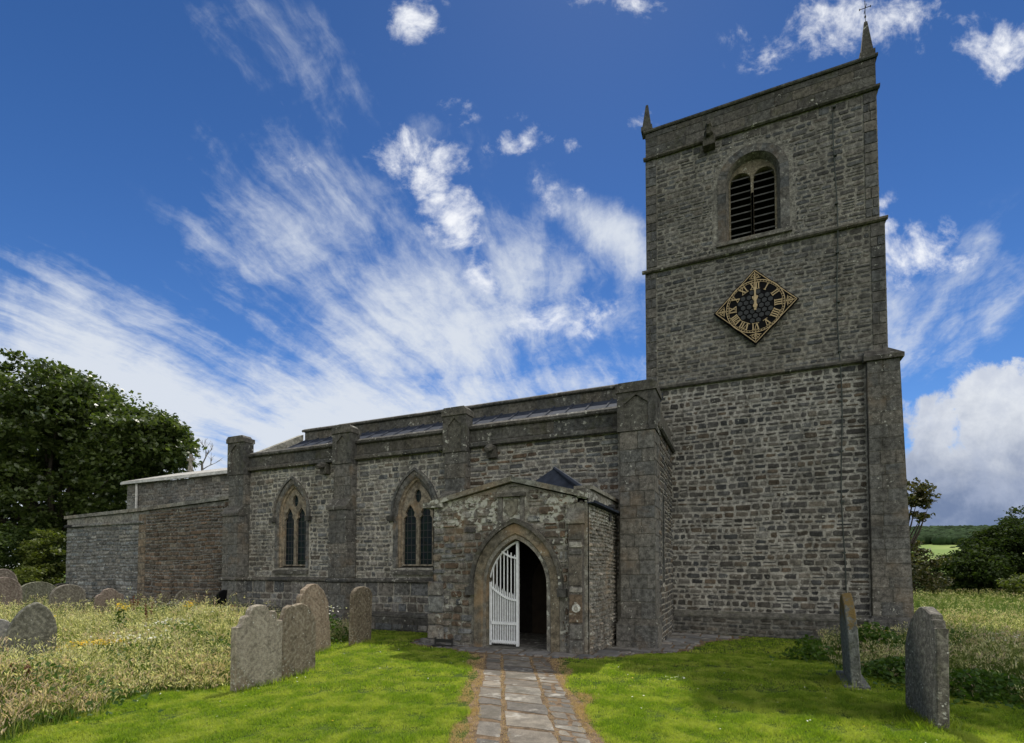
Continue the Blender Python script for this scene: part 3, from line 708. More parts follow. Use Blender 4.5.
k = MB(); k.prism([(-.04, -.06), (.04, -.06), (.03, .14), (.075, .24), (.075, .27), (.03, .28), (.02, .36), (.0, .46), (-.02, .36), (-.03, .28), (-.075, .27), (-.075, .24), (-.03, .14)], cf, .10, .112)
k.build('hour_hand', M['gold'], clock)
k = MB(); k.prism([(-.028, -.12), (.028, -.12), (.022, .4), (.038, .48), (.012, .52), (.009, .90), (-.009, .90), (-.012, .52), (-.038, .48), (-.022, .4)], cf, .118, .128)
k.prism([(.055*math.cos(j*math.pi/8), .055*math.sin(j*math.pi/8)) for j in range(16)], cf, .112, .14); k.build('minute_hand', M['gold'], clock)

# ---- aisle
WINS = [(-13.62, .64, 1.72, 3.45, 1.12), (-8.72, .66, 1.72, 3.32, 1.16)]     # centre, half width, sill, spring, rise
holes = [arch(*w, 10) for w in WINS]
AL, AR = -16.3, -1.78
aw = MB(MORT); rect = [(AL, -.4), (AR, -.4), (AR, 5.15), (AL, 5.15)]
aw.sheet([rect]+holes, front(AV), 0, MORT, 1)
aw.sheet([[(AV, -.4), (TV+.1, -.4), (TV+.1, 5.3), (AV, 5.3)]], side(AR), -.0, MORT, 1)
aw.sheet([[(AV, -.4), (TV+3, -.4), (TV+3, 6.6), (TV, 6.6), (AV, 5.3)]], side(AL), 0, MORT, 1)
big = [arch(w[0], w[1]+.13, w[2]-.22, w[3], w[4]+.13, 10) for w in WINS]
ok = lambda a, z: not any(in_poly((a, z), h_) for h_ in big)
rubble(aw, front(AV), AL, -6.9, 1.44, 5.08, GREY, ok, (.09, .19), (.13, .42), .032, (.003, .022), 0)
rubble(aw, front(AV), -6.9, -2.7, 1.44, 5.08, GREY[:4]+RED[1:2], ok, (.08, .17), (.15, .5), .03, (.004, .026), 0)
rubble(aw, front(AV-.05), AL, -6.2, .42, 1.30, GREY, None, (.14, .3), (.2, .5), .03, (.008, .03), 0)
aw.box((AL, AV-.05, -.4), (AR-.001, AV+.05, 1.31), MORT, 1)
rubble(aw, front(AV-.05), AL, -6.2, -.3, .10, GREY, None, (.12, .2), (.3, .7), .03, (.13, .16), 0)
eok = lambda a, z: not in_poly((a, z), arch(13.45, .26, 1.3, 3.25, .42, 6))
rubble(aw, side(AR), 12.62, TV-.02, -.3, 5.1, TLOW, eok, (.1, .18), (.15, .45), .026, (.01, .03), 0)
aisle = aw.build('aisle_wall', [M['rubble'], M['rubble']], church)
s_ = MB(); moulding(s_, AL-.1, -6.3, AV-.05, 1.28, 1.42, .09); s_.build('string_course', M['dark_ashlar'], aisle)
s_ = MB(); moulding(s_, AL-.1, -6.3, AV-.05, .26, .44, .12); s_.box((AL-.1, AV-.16, -.4), (-6.3, AV+.0, .27), DASH[0]); ashlar(s_, front(AV-.16), AL-.1, -6.3, -.2, .26, DASH, .22, (.5, 1.0)); s_.build('plinth', M['dark_ashlar'], aisle)
s_ = MB(); moulding(s_, AL-.12, AR+.08, AV, 5.06, 5.26, .16)
s_.box((AL, AV-.04, 5.2), (AR, AV+.30, 5.60), DASH[0]); ashlar(s_, front(AV-.04), AL, AR, 5.24, 5.58, DASH, .32, (.5, 1.1), .008, (.004, .016))
moulding(s_, AL-.05, AR+.06, AV-.04, 5.56, 5.74, .10); s_.box((AL-.03, AV-.04, 5.58), (AR+.02, AV+.34, 5.70), DASH[1])
s_.box((AR-.3, AV+.34, 5.2), (AR, TV, 5.68), DASH[1]); moulding_y(s_, AV+.0, TV, AR, 5.06, 5.26, .12)
s_.build('parapet', M['dark_ashlar'], aisle)
# lean-to lead roof and the nave's parapet over it
RS = [(AV+.34, 5.42), (TV+.02, 6.86)]
k = MB(); k.add([(AL, RS[0][0], RS[0][1]), (AR-.2, RS[0][0], RS[0][1]), (AR-.2, RS[1][0], RS[1][1]), (AL, RS[1][0], RS[1][1]), (AL, RS[0][0], RS[0][1]-.1), (AR-.2, RS[0][0], RS[0][1]-.1), (AR-.2, RS[1][0], RS[1][1]-.1), (AL, RS[1][0], RS[1][1]-.1)], [(0, 1, 2, 3), (4, 5, 6, 7), (0, 1, 5, 4), (3, 2, 6, 7)])
x = AL+.4
while x < AR-.3: k.tube([(x, RS[0][0], RS[0][1]+.015), (x, RS[1][0], RS[1][1]+.015)], .032, 6); x += .62
k.build('aisle_roof', M['lead'], church)
NL = -16.0; k = MB(DASH[0]); k.box((NL-.02, TV+.02, 5.0), (-2.46, TV+.34, 7.22), (.12, .115, .10)); ashlar(k, front(TV+.02), NL-.02, -2.46, 6.84, 7.20, DASH, .34, (.5, 1.1), .008, (.005, .016))
moulding(k, NL-.1, -2.50, TV+.02, 7.18, 7.33, .10); k.box((NL-.08, TV+.02, 7.2), (-2.5, TV+.40, 7.31), DASH[1])
k.box((AL-.02, TV+.34, 5.0), (AL+.3, 21.5, 7.22), DASH[0]); k.box((AL-.02, 21.2, 0), (-2.46, 21.5, 7.22), DASH[0])
k.add([(AL, TV+.3, 7.0), (-2.46, TV+.3, 7.0), (-2.46, 21.4, 7.0), (AL, 21.4, 7.0)], [(0, 1, 2, 3)], DASH[0])
k.build('nave_wall', M['dark_ashlar'], church)
k = MB((.30, .29, .25)); k.add([(AL-.10, AV+.30, 5.72), (AL+.16, AV+.30, 5.72), (AL+.16, TV+.05, 7.12), (AL-.10, TV+.05, 7.12), (AL-.10, AV+.30, 5.45), (AL+.16, AV+.30, 5.45), (AL+.16, TV+.05, 6.85), (AL-.10, TV+.05, 6.85)], [(0, 1, 2, 3), (0, 1, 5, 4), (0, 3, 7, 4), (1, 2, 6, 5)])
k.build('verge_coping', M['dark_ashlar'], church)
k = MB((.09, .085, .075))
for u in (-12.1, -6.15): 
    k.tube([(u, AV, 4.98), (u, AV-.28, 4.97), (u, AV-.46, 4.88)], [.13, .11, .07], 7); k.box((u-.13, AV-.2, 4.72), (u+.13, AV+.02, 4.96))
    k.build('water_spout', M['dark_ashlar'], church); k = MB((.09, .085, .075))

def shield(mb, fr, uc, zc, w=.15, h=.36):
    mb.prism([(uc-w, zc+h*.45), (uc+w, zc+h*.45), (uc+w, zc-.02), (uc+w*.75, zc-h*.3), (uc, zc-h*.55), (uc-w*.75, zc-h*.3), (uc-w, zc-.02)], fr, 0, .06)
def buttress(uc, hw, top=6.0, bv=12.13, uv=12.33, off=3.62, big=False):
    k = MB(ASH[0])
    prof = [(AV+.05, -.4), (bv, -.4), (bv, off-.1), (bv-.03, off-.1), (bv-.03, off-.02), (uv, off+.24), (uv, top-.25), (AV+.05, top-.25)]
    if big: prof = [(AV+.05, -.4), (bv, -.4), (bv, top-.25), (AV+.3, top-.25), (AV+.3, 5.0), (AV+.05, 5.0)]
    k.prism(prof, lambda a, z, o: (o, a, z), uc-hw, uc+hw, (.10, .097, .085))
    u0, u1 = uc-hw, uc+hw
    if big:
        ashlar(k, front(bv), u0, u1, .55, 4.95, ASH, .33, (.3, .6)); ashlar(k, side(u1), bv, AV+.4, .55, 5.7, ASH, .33, (.3, .6))
    else:
        ashlar(k, front(bv), u0, u1, .46, 1.28, ASH, .4, (.3, .8)); ashlar(k, front(bv), u0, u1, 1.44, off-.1, ASH, .36, (.3, .8)); ashlar(k, front(uv), u0+.02, u1-.02, off+.24, 4.95, ASH, .34, (.3, .8))
        ashlar(k, side(u1), bv, AV-.05, 1.44, off-.1, ASH, .36, (.3, .8)); ashlar(k, side(u1), bv, AV-.05, .46, 1.28, ASH, .36, (.3, .8)); ashlar(k, side(u1), uv, AV, off+.3, 5.0, ASH, .36, (.3, .8))
    # plinth
    pz = .5 if big else .42
    k.box((u0-.08, bv-.10, -.4), (u1+.06, AV, pz-.08), ASH[1]); k.add([(u0-.08, bv-.10, pz-.08), (u1+.06, bv-.10, pz-.08), (u1+.06, AV, pz-.08), (u0-.08, AV, pz-.08), (u0, bv, pz+.04), (u1, bv, pz+.04), (u1, AV, pz+.04), (u0, AV, pz+.04)], [(0, 1, 5, 4), (1, 2, 6, 5), (0, 4, 7, 3)], DASH[1])
    ashlar(k, front(bv-.10), u0-.08, u1+.06, -.3, pz-.09, ASH, .3, (.4, .9))
    b = k.build('buttress', M['ashlar'], church)
    fv = bv if big else uv
    if not big:
        s_ = MB(); moulding(s_, u0-.06, u1+.06, bv, 1.28, 1.42, .07); moulding_y(s_, bv-.04, AV-.05, u1, 1.28, 1.42, .07); s_.build('string_course', M['dark_ashlar'], b)
        s_ = MB(DASH[1]); s_.prism([(bv-.06, off-.12), (bv-.06, off-.03), (uv, off+.26), (uv, off-.12)], lambda a, z, o: (o, a, z), u0-.05, u1+.05); s_.build('weathering', M['dark_ashlar'], b)
    # head with shield panel
    h = MB(DASH[0]); e = .03 if not big else .04
    z0 = 4.95; hb = AV+.30 if big else AV+.08
    h.box((u0-e, fv-.05, z0), (u0+.13, hb, top-.15), DASH[0]); h.box((u1-.13, fv-.05, z0), (u1+e, hb, top-.15), DASH[2]); h.box((u0+.13, fv+.07, z0), (u1-.13, hb, top-.15), DASH[2])
    h.box((u0+.13, fv-.05, z0), (u1-.13, fv+.07, z0+.10), DASH[1])
    aa = [(u0+.13, top-.15), (u0+.13, top-.42), (uc, top-.22), (u1-.13, top-.42), (u1-.13, top-.15)]; h.prism(aa, front(fv-.05), -.12, 0, DASH[0])
    h.box((u0-e-.03, fv-.09, top-.15), (u1+e+.03, hb+.03, top), DASH[1]); h.prism([(u0-e-.02, top), (u1+e+.02, top), (u1+e-.05, top+.08), (u0-e+.05, top+.08)], front(fv-.08), -(hb-fv), 0, DASH[0])
    h.build('shield_panel', M['dark_ashlar'], b)
    s_ = MB((.12, .115, .10)); shield(s_, front(fv+.07), uc, z0+.36, min(.17, hw*.42), .46); s_.build('shield', M['ashlar'], b)
buttress(-15.98, .37, 6.22); buttress(-11.24, .34, 6.05); buttress(-7.22, .34, 6.12)
buttress(-2.18, .405, 6.02, 12.1, 12.1, 0, True)

# end-wall lancet beside the tower
k = MB(ASH[0]); l0 = arch(13.45, .18, 1.35, 3.25, .34, 6); l1 = arch(13.45, .27, 1.25, 3.25, .45, 6)
ring(k, side(AR), densify(l0), densify(l1), -.02, .02, ASH, 1, .15); lan = k.build('lancet_window', M['ashlar'], church)
k = MB(); k.sheet([arch(13.45, .18, 1.35, 3.25, .34, 6)], side(AR), .004); k.build('pane', M['glass'], lan)

def aisle_window(uc, hw, z0, zs, rise):
    k = MB(BUFF[0]); f0 = front(AV)
    steps = [(0.0, .02), (.035, -.02), (.045, -.07), (.08, -.09), (.09, -.14), (.13, -.17)]
    outs = [(arch(uc, hw-a, z0+a*.3, zs, rise*(hw-a)/hw, 10), dd) for a, dd in steps]
    for i in range(len(outs)-1):
        n = len(outs[i][0])
        li, lo = densify(outs[i][0], .35), densify(outs[i+1][0], .35)
        m_ = min(len(li), len(lo))
        if len(li) != len(lo): li, lo = outs[i][0], outs[i+1][0]
        for j in range(len(li)-1):
            k.add([f0(*li[j], outs[i][1]), f0(*li[j+1], outs[i][1]), f0(*lo[j+1], outs[i+1][1]), f0(*lo[j], outs[i+1][1])], [(0, 1, 2, 3)], vary(BUFF[(j+i) % 3] if j < len(li)/2 else ASH[1], .12, .03) if i > 0 else vary(ASH[0], .1))
    ring(k, f0, densify(arch(uc, hw, z0, zs, rise, 10)), densify(arch(uc, hw+.12, z0, zs, rise+.13, 10)), -.02, .022, ASH, 1, .15)
    w = k.build('aisle_window', M['buff'], church)
    # hood mould with stops
    k = MB(DASH[0]); hi = arch(uc, hw+.11, zs-.05, zs, rise+.12, 10); ho = arch(uc, hw+.18, zs-.05, zs, rise+.20, 10)
    ring(k, f0, hi, ho, -.02, .075, ASH, 3, .15)
    for s in (-1, 1): k.box((uc+s*(hw+.16)-.09, AV-.15, zs-.20), (uc+s*(hw+.16)+.09, AV, zs-.04), DASH[2])
    k.build('hood_mould', M['dark_ashlar'], w)
    # tracery
    ihw = hw-.13; zi = z0+.06; ir = rise*ihw/hw
    k = MB((.205, .178, .138)); ol = arch(uc, ihw+.01, zi, zs, ir+.01, 10)
    lw = (ihw*2-.11-.05)/4; hs_ = []
    for s in (-1, 1):
        c = uc+s*(lw+.055); L = [(c-lw, zi+.05), (c-lw, zs-.25)]
        # cusped head
        L += [(c-lw*.98, zs-.12), (c-lw*.62, zs-.04), (c-lw*.75, zs+.05), (c-lw*.42, zs+.18), (c, zs+.30), (c+lw*.42, zs+.18), (c+lw*.75, zs+.05), (c+lw*.62, zs-.04), (c+lw*.98, zs-.12)]
        L += [(c+lw, zs-.25), (c+lw, zi+.05)]; hs_.append(L)
    r_ = .15; cz_ = zs+ir*.58
    hs_.append([(uc+r_*.8*math.cos(a)*(1 if math.sin(a) < .9 else 1), cz_+r_*1.35*math.sin(a)) for a in np.linspace(0, 2*math.pi, 14, endpoint=False)])
    k.sheet([ol]+hs_, f0, -.14)
    for L in hs_: k.bridge(L, lambda a, z: f0(a, z, -.14), L, lambda a, z: f0(a, z, -.23))
    k.build('tracery', M['buff'], w)
    k = MB(); k.sheet([ol], f0, -.215); k.build('leaded_pane', M['glass'], w)
    k = MB(DASH[1]); k.prism([(AV-.10, z0-.20), (AV-.10, z0-.10), (AV+.33, z0+.08), (AV+.33, z0-.20)], lambda a, z, o: (o, a, z), uc-hw-.12, uc+hw+.12); k.build('sill', M['dark_ashlar'], w)
for w in WINS: aisle_window(*w)

# ---- porch
PV = 10.0; PL, PR = -6.42, -2.76; GC = -4.36
ent = arch(GC, .70, -.05, 1.35, 1.0, 12)
gab = [(PL, -.4), (PR, -.4), (PR, 3.10), (GC-.06, 3.55), (PL, 3.14)]
k = MB(MORT); PM = (.20, .19, .165)
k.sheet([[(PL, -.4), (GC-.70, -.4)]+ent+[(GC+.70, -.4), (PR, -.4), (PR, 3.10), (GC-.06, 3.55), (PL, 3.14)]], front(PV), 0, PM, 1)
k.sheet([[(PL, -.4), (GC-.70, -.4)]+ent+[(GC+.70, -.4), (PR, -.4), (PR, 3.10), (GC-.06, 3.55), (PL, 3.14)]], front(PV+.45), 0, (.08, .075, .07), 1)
k.box((PL, PV, -.4), (PL+.02, AV, 3.12), PM, 1); k.box((PL+.45, PV+.45, -.4), (PL+.47, AV, 3.05), PM, 1)
k.box((PR-.02, PV, -.4), (PR, AV-.06, 3.08), PM, 1); k.box((PR-.47, PV+.45, -.4), (PR-.45, AV, 3.05), PM, 1)
outr = arch(GC, 1.02, -.1, 1.35, 1.37, 12)
nok = lambda a, z: not in_poly((a, z), outr) and not (abs(a+4.45) < .33 and 2.62 < z < 3.42) and z < 3.08+.46*min(1, max(0, (1-abs(a-GC+.06)/1.9))) and not (a > -3.16 and z < 2.95)
rubble(k, front(PV), PL, PR, -.3, 3.50, GREY+RED, nok, (.08, .19), (.10, .40), .026, (.008, .045), 0)
rubble(k, side(PR), PV+.02, AV-.1, -.3, 3.02, [(.17, .15, .12), (.21, .19, .16), (.13, .115, .095), (.24, .22, .19)], None, (.06, .13), (.1, .32), .034, (.012, .045), 0)
# left pier base
porch = k.build('porch_wall', [M['porch'], M['porch']], church)
# corner buttress of big blocks (right) with a little sloped head
k = MB(ASH[0]); k.box((-3.16, PV-.10, -.3), (PR-.10, PV+.1, 2.62), (.11, .10, .09))
for i, (z0, z1, c) in enumerate(((-.15, .30, ASH[0]), (.30, .62, ASH[1]), (.62, 1.22, (.14, .105, .075)), (1.22, 1.36, (.25, .235, .21)), (1.36, 1.98, (.13, .115, .095)), (1.98, 2.12, ASH[0]), (2.12, 2.28, (.27, .26, .23)), (2.28, 2.62, (.085, .08, .07)))):
    block(k, front(PV-.10), -3.15, z0+.012, PR-.11, z1-.012, .02, c, .006, .015)
k.prism([(PV-.15, 2.62), (PV-.15, 2.70), (PV, 2.95), (PV+.02, 2.62)], lambda a, z, o: (o, a, z), -3.20, PR-.07, (.15, .145, .125))
k.build('corner_pier', M['ashlar'], church)
k = MB((.6, .6, .56)); k.prism([(-2.99+.085*math.cos(j*.524), .93+.085*math.sin(j*.524)) for j in range(12)], front(PV-.12), -.01, .03)
k.prism([(-2.99+.045*math.cos(j*.524), .93+.045*math.sin(j*.524)) for j in range(12)], front(PV-.12), .03, .045, (.3, .29, .26)); k.build('wall_boss', M['buff'], church)
k = MB(GREY[0]); k.box((PL-.22, PV-.12, -.3), (PL+.30, PV+.1, .12), GREY[0])
for z0, z1 in ((.12, .45), (.45, .72), (.72, 1.1), (1.1, 1.42)): block(k, front(PV-.04), PL-.10, z0, PL+.30, z1-.02, .03, vary(GREY[1]), .01, .02)
k.box((PL-.10, PV-.03, .1), (PL+.30, PV+.1, 1.42), GREY[2]); k.build('porch_footing', M['porch'], church)
# coping of the gable, kneeler, side parapet
k = MB(DASH[1])
def cop(a0, z0, a1, z1, t=.11, pr=.10, back=.5):
    n = 3
    for i in range(n):
        x0 = a0+(a1-a0)*i/n; x1 = a0+(a1-a0)*(i+1)/n; y0 = z0+(z1-z0)*i/n; y1 = z0+(z1-z0)*(i+1)/n
        k.prism([(x0, y0), (x1, y1), (x1, y1+t), (x0, y0+t)], front(PV), -back, pr+random.uniform(-.01, .01), vary((.17, .165, .14), .15))
cop(PL-.02, 3.14, GC-.06, 3.57); cop(GC-.06, 3.57, PR, 3.13)
k.box((PL-.22, PV-.10, 3.10), (PL+.28, PV+.4, 3.22), (.17, .165, .145))
k.build('gable_coping', M['porch'], church)
k = MB(DASH[1]); k.box((PR-.30, PV+.0, 3.06), (PR-.01, AV-.05, 3.34)); ashlar(k, side(PR-.01), PV+.02, AV-.06, 3.08, 3.33, [(.2, .19, .16), (.16, .15, .13)], .25, (.4, .9), .01, (.005, .015))
k.box((PR-.34, PV+.1, 3.33), (PR+.05, AV-.04, 3.41), (.2, .19, .16)); k.build('side_parapet', M['porch'], church)
k = MB(); k.prism([(0, 0), (.16, 0), (.16, .05), (.13, .05), (.13, .02), (.03, .02), (.0, .03)], lambda a, z, o: (PR+a, o, 3.02+z), PV-.12, AV-.3); k.tube([(PR+.1, AV-.3, 3.03), (PR+.16, AV-.02, 3.0)], .045, 6); k.build('gutter', M['lead'], church)
k = MB((.07, .065, .06)); k.tube([(PR+.04, 11.55, 3.12), (PR+.18, 11.55, 3.10)], .06, 8); k.tube([(PR+.04, 11.7, 2.98), (PR+.04, 11.7, 2.80)], .035, 6); k.build('spout', M['iron'], church)
# porch roof: lead with a raised fold
k = MB(); A_ = (-3.75, 10.75, 3.95)
k.add([(PR-.30, PV+.45, 3.12), (GC, PV+.5, 3.50), (PL+.3, PV+.5, 3.16), (PL+.3, AV, 3.25), (GC, AV, 3.62), (PR-.30, AV, 3.24)], [(0, 1, 4, 5), (1, 2, 3, 4)])
k.add([A_, (-4.45, 10.5, 3.45), (-2.95, 10.4, 3.28), (-2.98, 12.2, 3.36), (-4.6, 12.4, 3.6), (-3.8, 12.4, 3.8)], [(0, 1, 2), (0, 2, 3), (0, 3, 5), (0, 5, 4), (0, 4, 1)])
k.tube([A_, (-3.3, 10.5, 3.62), (-2.93, 10.38, 3.34)], [.035, .055, .06], 6); k.build('porch_roof', M['lead'], church)
# arch of two orders, dripstone
k = MB(BUFF[1]); f0 = front(PV); AP = [(.155, .135, .10), (.18, .155, .115), (.135, .12, .095)]
o0 = arch(GC, .70, -.08, 1.35, 1.0, 12); o1 = arch(GC, .80, -.08, 1.35, 1.12, 12); o2 = arch(GC, .98, -.08, 1.35, 1.33, 12)
ring(k, f0, densify(o1, .42), densify(o2, .42), -.02, .04, AP, 2, .15)
for j, (a, b_) in enumerate(zip(range(len(densify(o0, .42))-1), range(1, 99))):
    d0, d1 = densify(o0, .42), densify(o1, .42); t = vary(AP[(j//2) % 3], .06)
    k.add([f0(*d1[a], .04), f0(*d1[b_], .04), f0(*d0[b_], -.14), f0(*d0[a], -.14), f0(*d0[b_], -.45), f0(*d0[a], -.45)], [(0, 1, 2, 3), (3, 2, 4, 5)], t)
arc = k.build('porch_arch', M['buff'], church)
k = MB(DASH[0]); ring(k, f0, arch(GC, .985, 1.30, 1.35, 1.34, 12), arch(GC, 1.07, 1.30, 1.35, 1.44, 12), -.02, .10, DASH, 4, .1)
for s in (-1, 1): k.box((GC+s*1.06-.09, PV-.14, 1.14), (GC+s*1.06+.09, PV, 1.31), DASH[2])
k.build('hood_mould', M['dark_ashlar'], arc)
k = MB(ASH[1]); f0 = front(PV)
nc = -4.45
k.box((nc-.30, PV-.05, 2.74), (nc-.21, PV+.05, 3.25)); k.box((nc+.21, PV-.05, 2.74), (nc+.30, PV+.05, 3.25)); k.box((nc-.33, PV-.10, 3.25), (nc+.33, PV+.05, 3.33), DASH[1]); k.box((nc-.30, PV-.06, 2.68), (nc+.30, PV+.05, 2.75))
k.box((nc-.21, PV+.03, 2.74), (nc+.21, PV+.06, 3.26), (.085, .08, .07)); nic = k.build('niche', M['ashlar'], church)
k = MB((.17, .16, .13)); shield(k, front(PV+.03), nc, 3.02, .14, .38); k.build('shield', M['ashlar'], nic)
k = MB((.12, .115, .105)); k.box((GC-.72, PV-.06, -.1), (GC+.72, PV+.5, .035)); k.box((PL+.47, PV+.5, -.1), (PR-.47, AV-.06, .03)); k.build('threshold', M['dark_ashlar'], church)
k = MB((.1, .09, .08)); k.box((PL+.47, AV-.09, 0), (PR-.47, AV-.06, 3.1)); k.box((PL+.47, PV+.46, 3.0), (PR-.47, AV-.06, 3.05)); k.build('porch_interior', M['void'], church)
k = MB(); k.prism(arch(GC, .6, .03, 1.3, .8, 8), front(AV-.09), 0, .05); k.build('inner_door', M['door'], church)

# white gate: the closed left leaf
gate = MB(); gv = PV+.16; gf = front(gv)
def gz_top(a):                                        # underside of the arch above a
    r = (.7*.7+1)/(2*.7); x = a-(GC-.70); return 1.35+math.sqrt(max(0, r*r-(r-x)**2))
gate.box((GC-.045, gv-.035, .05), (GC+.012, gv+.02, 2.30)); st = gate.build('gate', M['white'], church)
k = MB(); k.box((GC-.685, gv-.03, .05), (GC-.645, gv+.02, 1.42))
pts = [(a, gz_top(a)-.03) for a in np.linspace(GC-.675, GC-.02, 14)]
for p0, p1 in zip(pts, pts[1:]): k.prism([p0, p1, (p1[0]+.012, p1[1]-.035), (p0[0]+.012, p0[1]-.035)], gf, -.015, .03)
k.build('curved_head', M['white'], st)
k = MB()
for i in range(7):
    a = GC-.60+i*.085; zt = gz_top(a)-.06
    if i > 2: zt = min(zt, 2.16-.05*(i-3)+.0)
    k.tube([(a, gv, .08), (a, gv, zt)], .0135, 6)
k.build('tall_bars', M['white'], st)
def sag(a): t = (a-(GC-.66))/.62; return 1.34-.30*math.sin(min(1, t)*math.pi*.5)+.02*t
k = MB()
for i in range(8):
    a = GC-.6425+i*.085; zt = sag(a)+.12
    k.tube([(a, gv, .08), (a, gv, zt-.05), (a, gv, zt)], [.0125, .0125, .003], 6)
k.build('short_pickets', M['white'], st)
k = MB(); pts = [(a, sag(a)) for a in np.linspace(GC-.66, GC-.04, 10)]
for p0, p1 in zip(pts, pts[1:]): k.prism([p0, p1, (p1[0], p1[1]-.045), (p0[0], p0[1]-.045)], gf, -.012, .032)
k.build('sagging_rail', M['white'], st)
k = MB(); k.box((GC-.66, gv-.03, .50), (GC-.04, gv+.01, .56)); k.build('lower_rail', M['white'], st)
k = MB(); k.box((GC-.66, gv-.03, .10), (GC-.04, gv+.01, .155)); k.build('bottom_rail', M['white'], st)
k = MB(); pts = [(GC-.39, 2.10), (GC-.30, 2.05), (GC-.18, 1.99), (GC-.04, 1.96)]
for p0, p1 in zip(pts, pts[1:]): k.prism([p0, p1, (p1[0], p1[1]-.04), (p0[0], p0[1]-.04)], gf, -.012, .034)
k.build('top_rail', M['white'], st)
# boot scraper by the gate
bs = thing('boot_scraper', 'low black iron boot scraper against the porch wall left of the gate', 'boot scraper', (-5.95, 9.72, 0))
k = MB(); k.tube([(-6.17, 9.72, -.02), (-6.17, 9.72, .20)], .022, 6); k.build('post', M['iron'], bs); k = MB(); k.tube([(-5.74, 9.72, -.02), (-5.74, 9.72, .20)], .022, 6); k.build('post', M['iron'], bs)
k = MB(); k.box((-6.17, 9.705, .10), (-5.74, 9.735, .17)); k.build('blade', M['iron'], bs)
k = MB(); k.box((-6.22, 9.62, -.02), (-5.69, 9.86, .03)); k.build('tray', M['iron'], bs)

# ---- vestry and chancel
VL = -26.95; VM_ = -21.6
k = MB(MORT); k.prism([(VL, -.4), (AL+.2, -.4), (AL+.2, 4.16), (VM_, 3.95), (VL, 3.84)], front(AV), -4.5, 0, (.17, .165, .155), 1)
lo = lambda a, z: z < 3.80+(a-VL)*.030
rubble(k, front(AV), VL, VM_-.25, -.1, 3.55, [(.19, .195, .195), (.16, .165, .165), (.22, .22, .21), (.135, .14, .14)], None, (.1, .2), (.2, .55), .035, (.01, .035), 0)  # paler grey tint includes the light falling on this half
rubble(k, front(AV), VM_+.2, AL+.1, -.1, 4.1, RED, lo, (.1, .2), (.2, .55), .03, (.01, .05), 0)  # brown stone; the shade on this half is also put into the tint
ashlar(k, front(AV), VM_-.25, VM_+.2, -.1, 3.85, [(.17, .135, .10), (.19, .16, .12)], .3, (.2, .45), .015, (.015, .03))
vest = k.build('vestry_wall', [M['rubble'], M['rubble']], church)
k = MB(DASH[1])
for (a0, z0, a1, z1) in ((VL-.06, 3.84, VM_, 3.96), (VM_, 3.96, AL+.1, 4.18)):
    n = 6
    for i in range(n):
        x0 = a0+(a1-a0)*i/n; x1 = a0+(a1-a0)*(i+1)/n; y0 = z0+(z1-z0)*i/n; y1 = z0+(z1-z0)*(i+1)/n
        k.prism([(x0, y0), (x1-.01, y1), (x1-.01, y1+.13), (x0, y0+.13)], front(AV), -4.5, .10, vary((.22, .21, .185), .12))
k.build('coping', M['rubble'], vest)
k = MB(ASH[0]); moulding(k, VL-.03, VM_+.1, AV, 3.46, 3.60, .08, (.19, .185, .17)); ashlar(k, front(AV), VL, VM_, 3.58, 3.86, [(.2, .195, .18)], .3, (.5, 1)); k.build('string_course', M['ashlar'], vest)
k = MB(); k.tube([(-26.5, AV, 3.52), (-26.5, AV-.3, 3.48)], .07, 6); k.tube([(-26.4, AV-.05, 3.47), (-25.6, AV-.05, 3.47)], .035, 6); k.build('water_spout', M['iron'], church)
k = MB(MORT); CHV = 16.0; k.box((-28.8, CHV, -.4), (AL, 21.4, 5.98), (.16, .155, .145), 1)
rubble(k, front(CHV), -28.8, AL-.0, 3.6, 5.96, [(.15, .145, .135), (.18, .175, .16), (.125, .12, .11)], None, (.12, .22), (.25, .6), .03, (.01, .03), 0)
chan = k.build('chancel_wall', [M['rubble'], M['rubble']], church)
k = MB(); k.add([(-28.95, CHV-.2, 6.0), (AL, CHV-.2, 6.0), (AL, CHV-.2, 6.12), (-28.95, CHV-.2, 6.12), (-28.95, 18.7, 7.05), (AL, 18.7, 7.05), (-28.95, 21.6, 6.1), (AL, 21.6, 6.1), (-28.95, 18.7, 6.9)], [(0, 1, 2, 3), (3, 2, 5, 4), (4, 5, 7, 6), (0, 3, 4, 8)]); k.build('chancel_roof', M['paleroof'], church)
k = MB(); k.box((-28.95, CHV-.26, 5.96), (AL-.1, CHV-.16, 6.07)); k.build('gutter', M['pipe'], chan)
k = MB(); k.tube([(-27.85, CHV-.1, 5.96), (-27.85, CHV-.1, 4.0)], .06, 6); k.build('downpipe', M['pipe'], chan)
cr = at(190.5, 467, 28.5); k = MB((.2, .19, .17)); k.box((cr.x-.10, cr.y-.08, 6.7), (cr.x+.10, cr.y+.08, cr.z+.06)); k.box((cr.x-.06, cr.y-.06, cr.z), (cr.x+.06, cr.y+.06, cr.z+.72)); k.box((cr.x-.26, cr.y-.055, cr.z+.36), (cr.x+.26, cr.y+.055, cr.z+.48)); k.build('cross_finial', M['ashlar'], church)

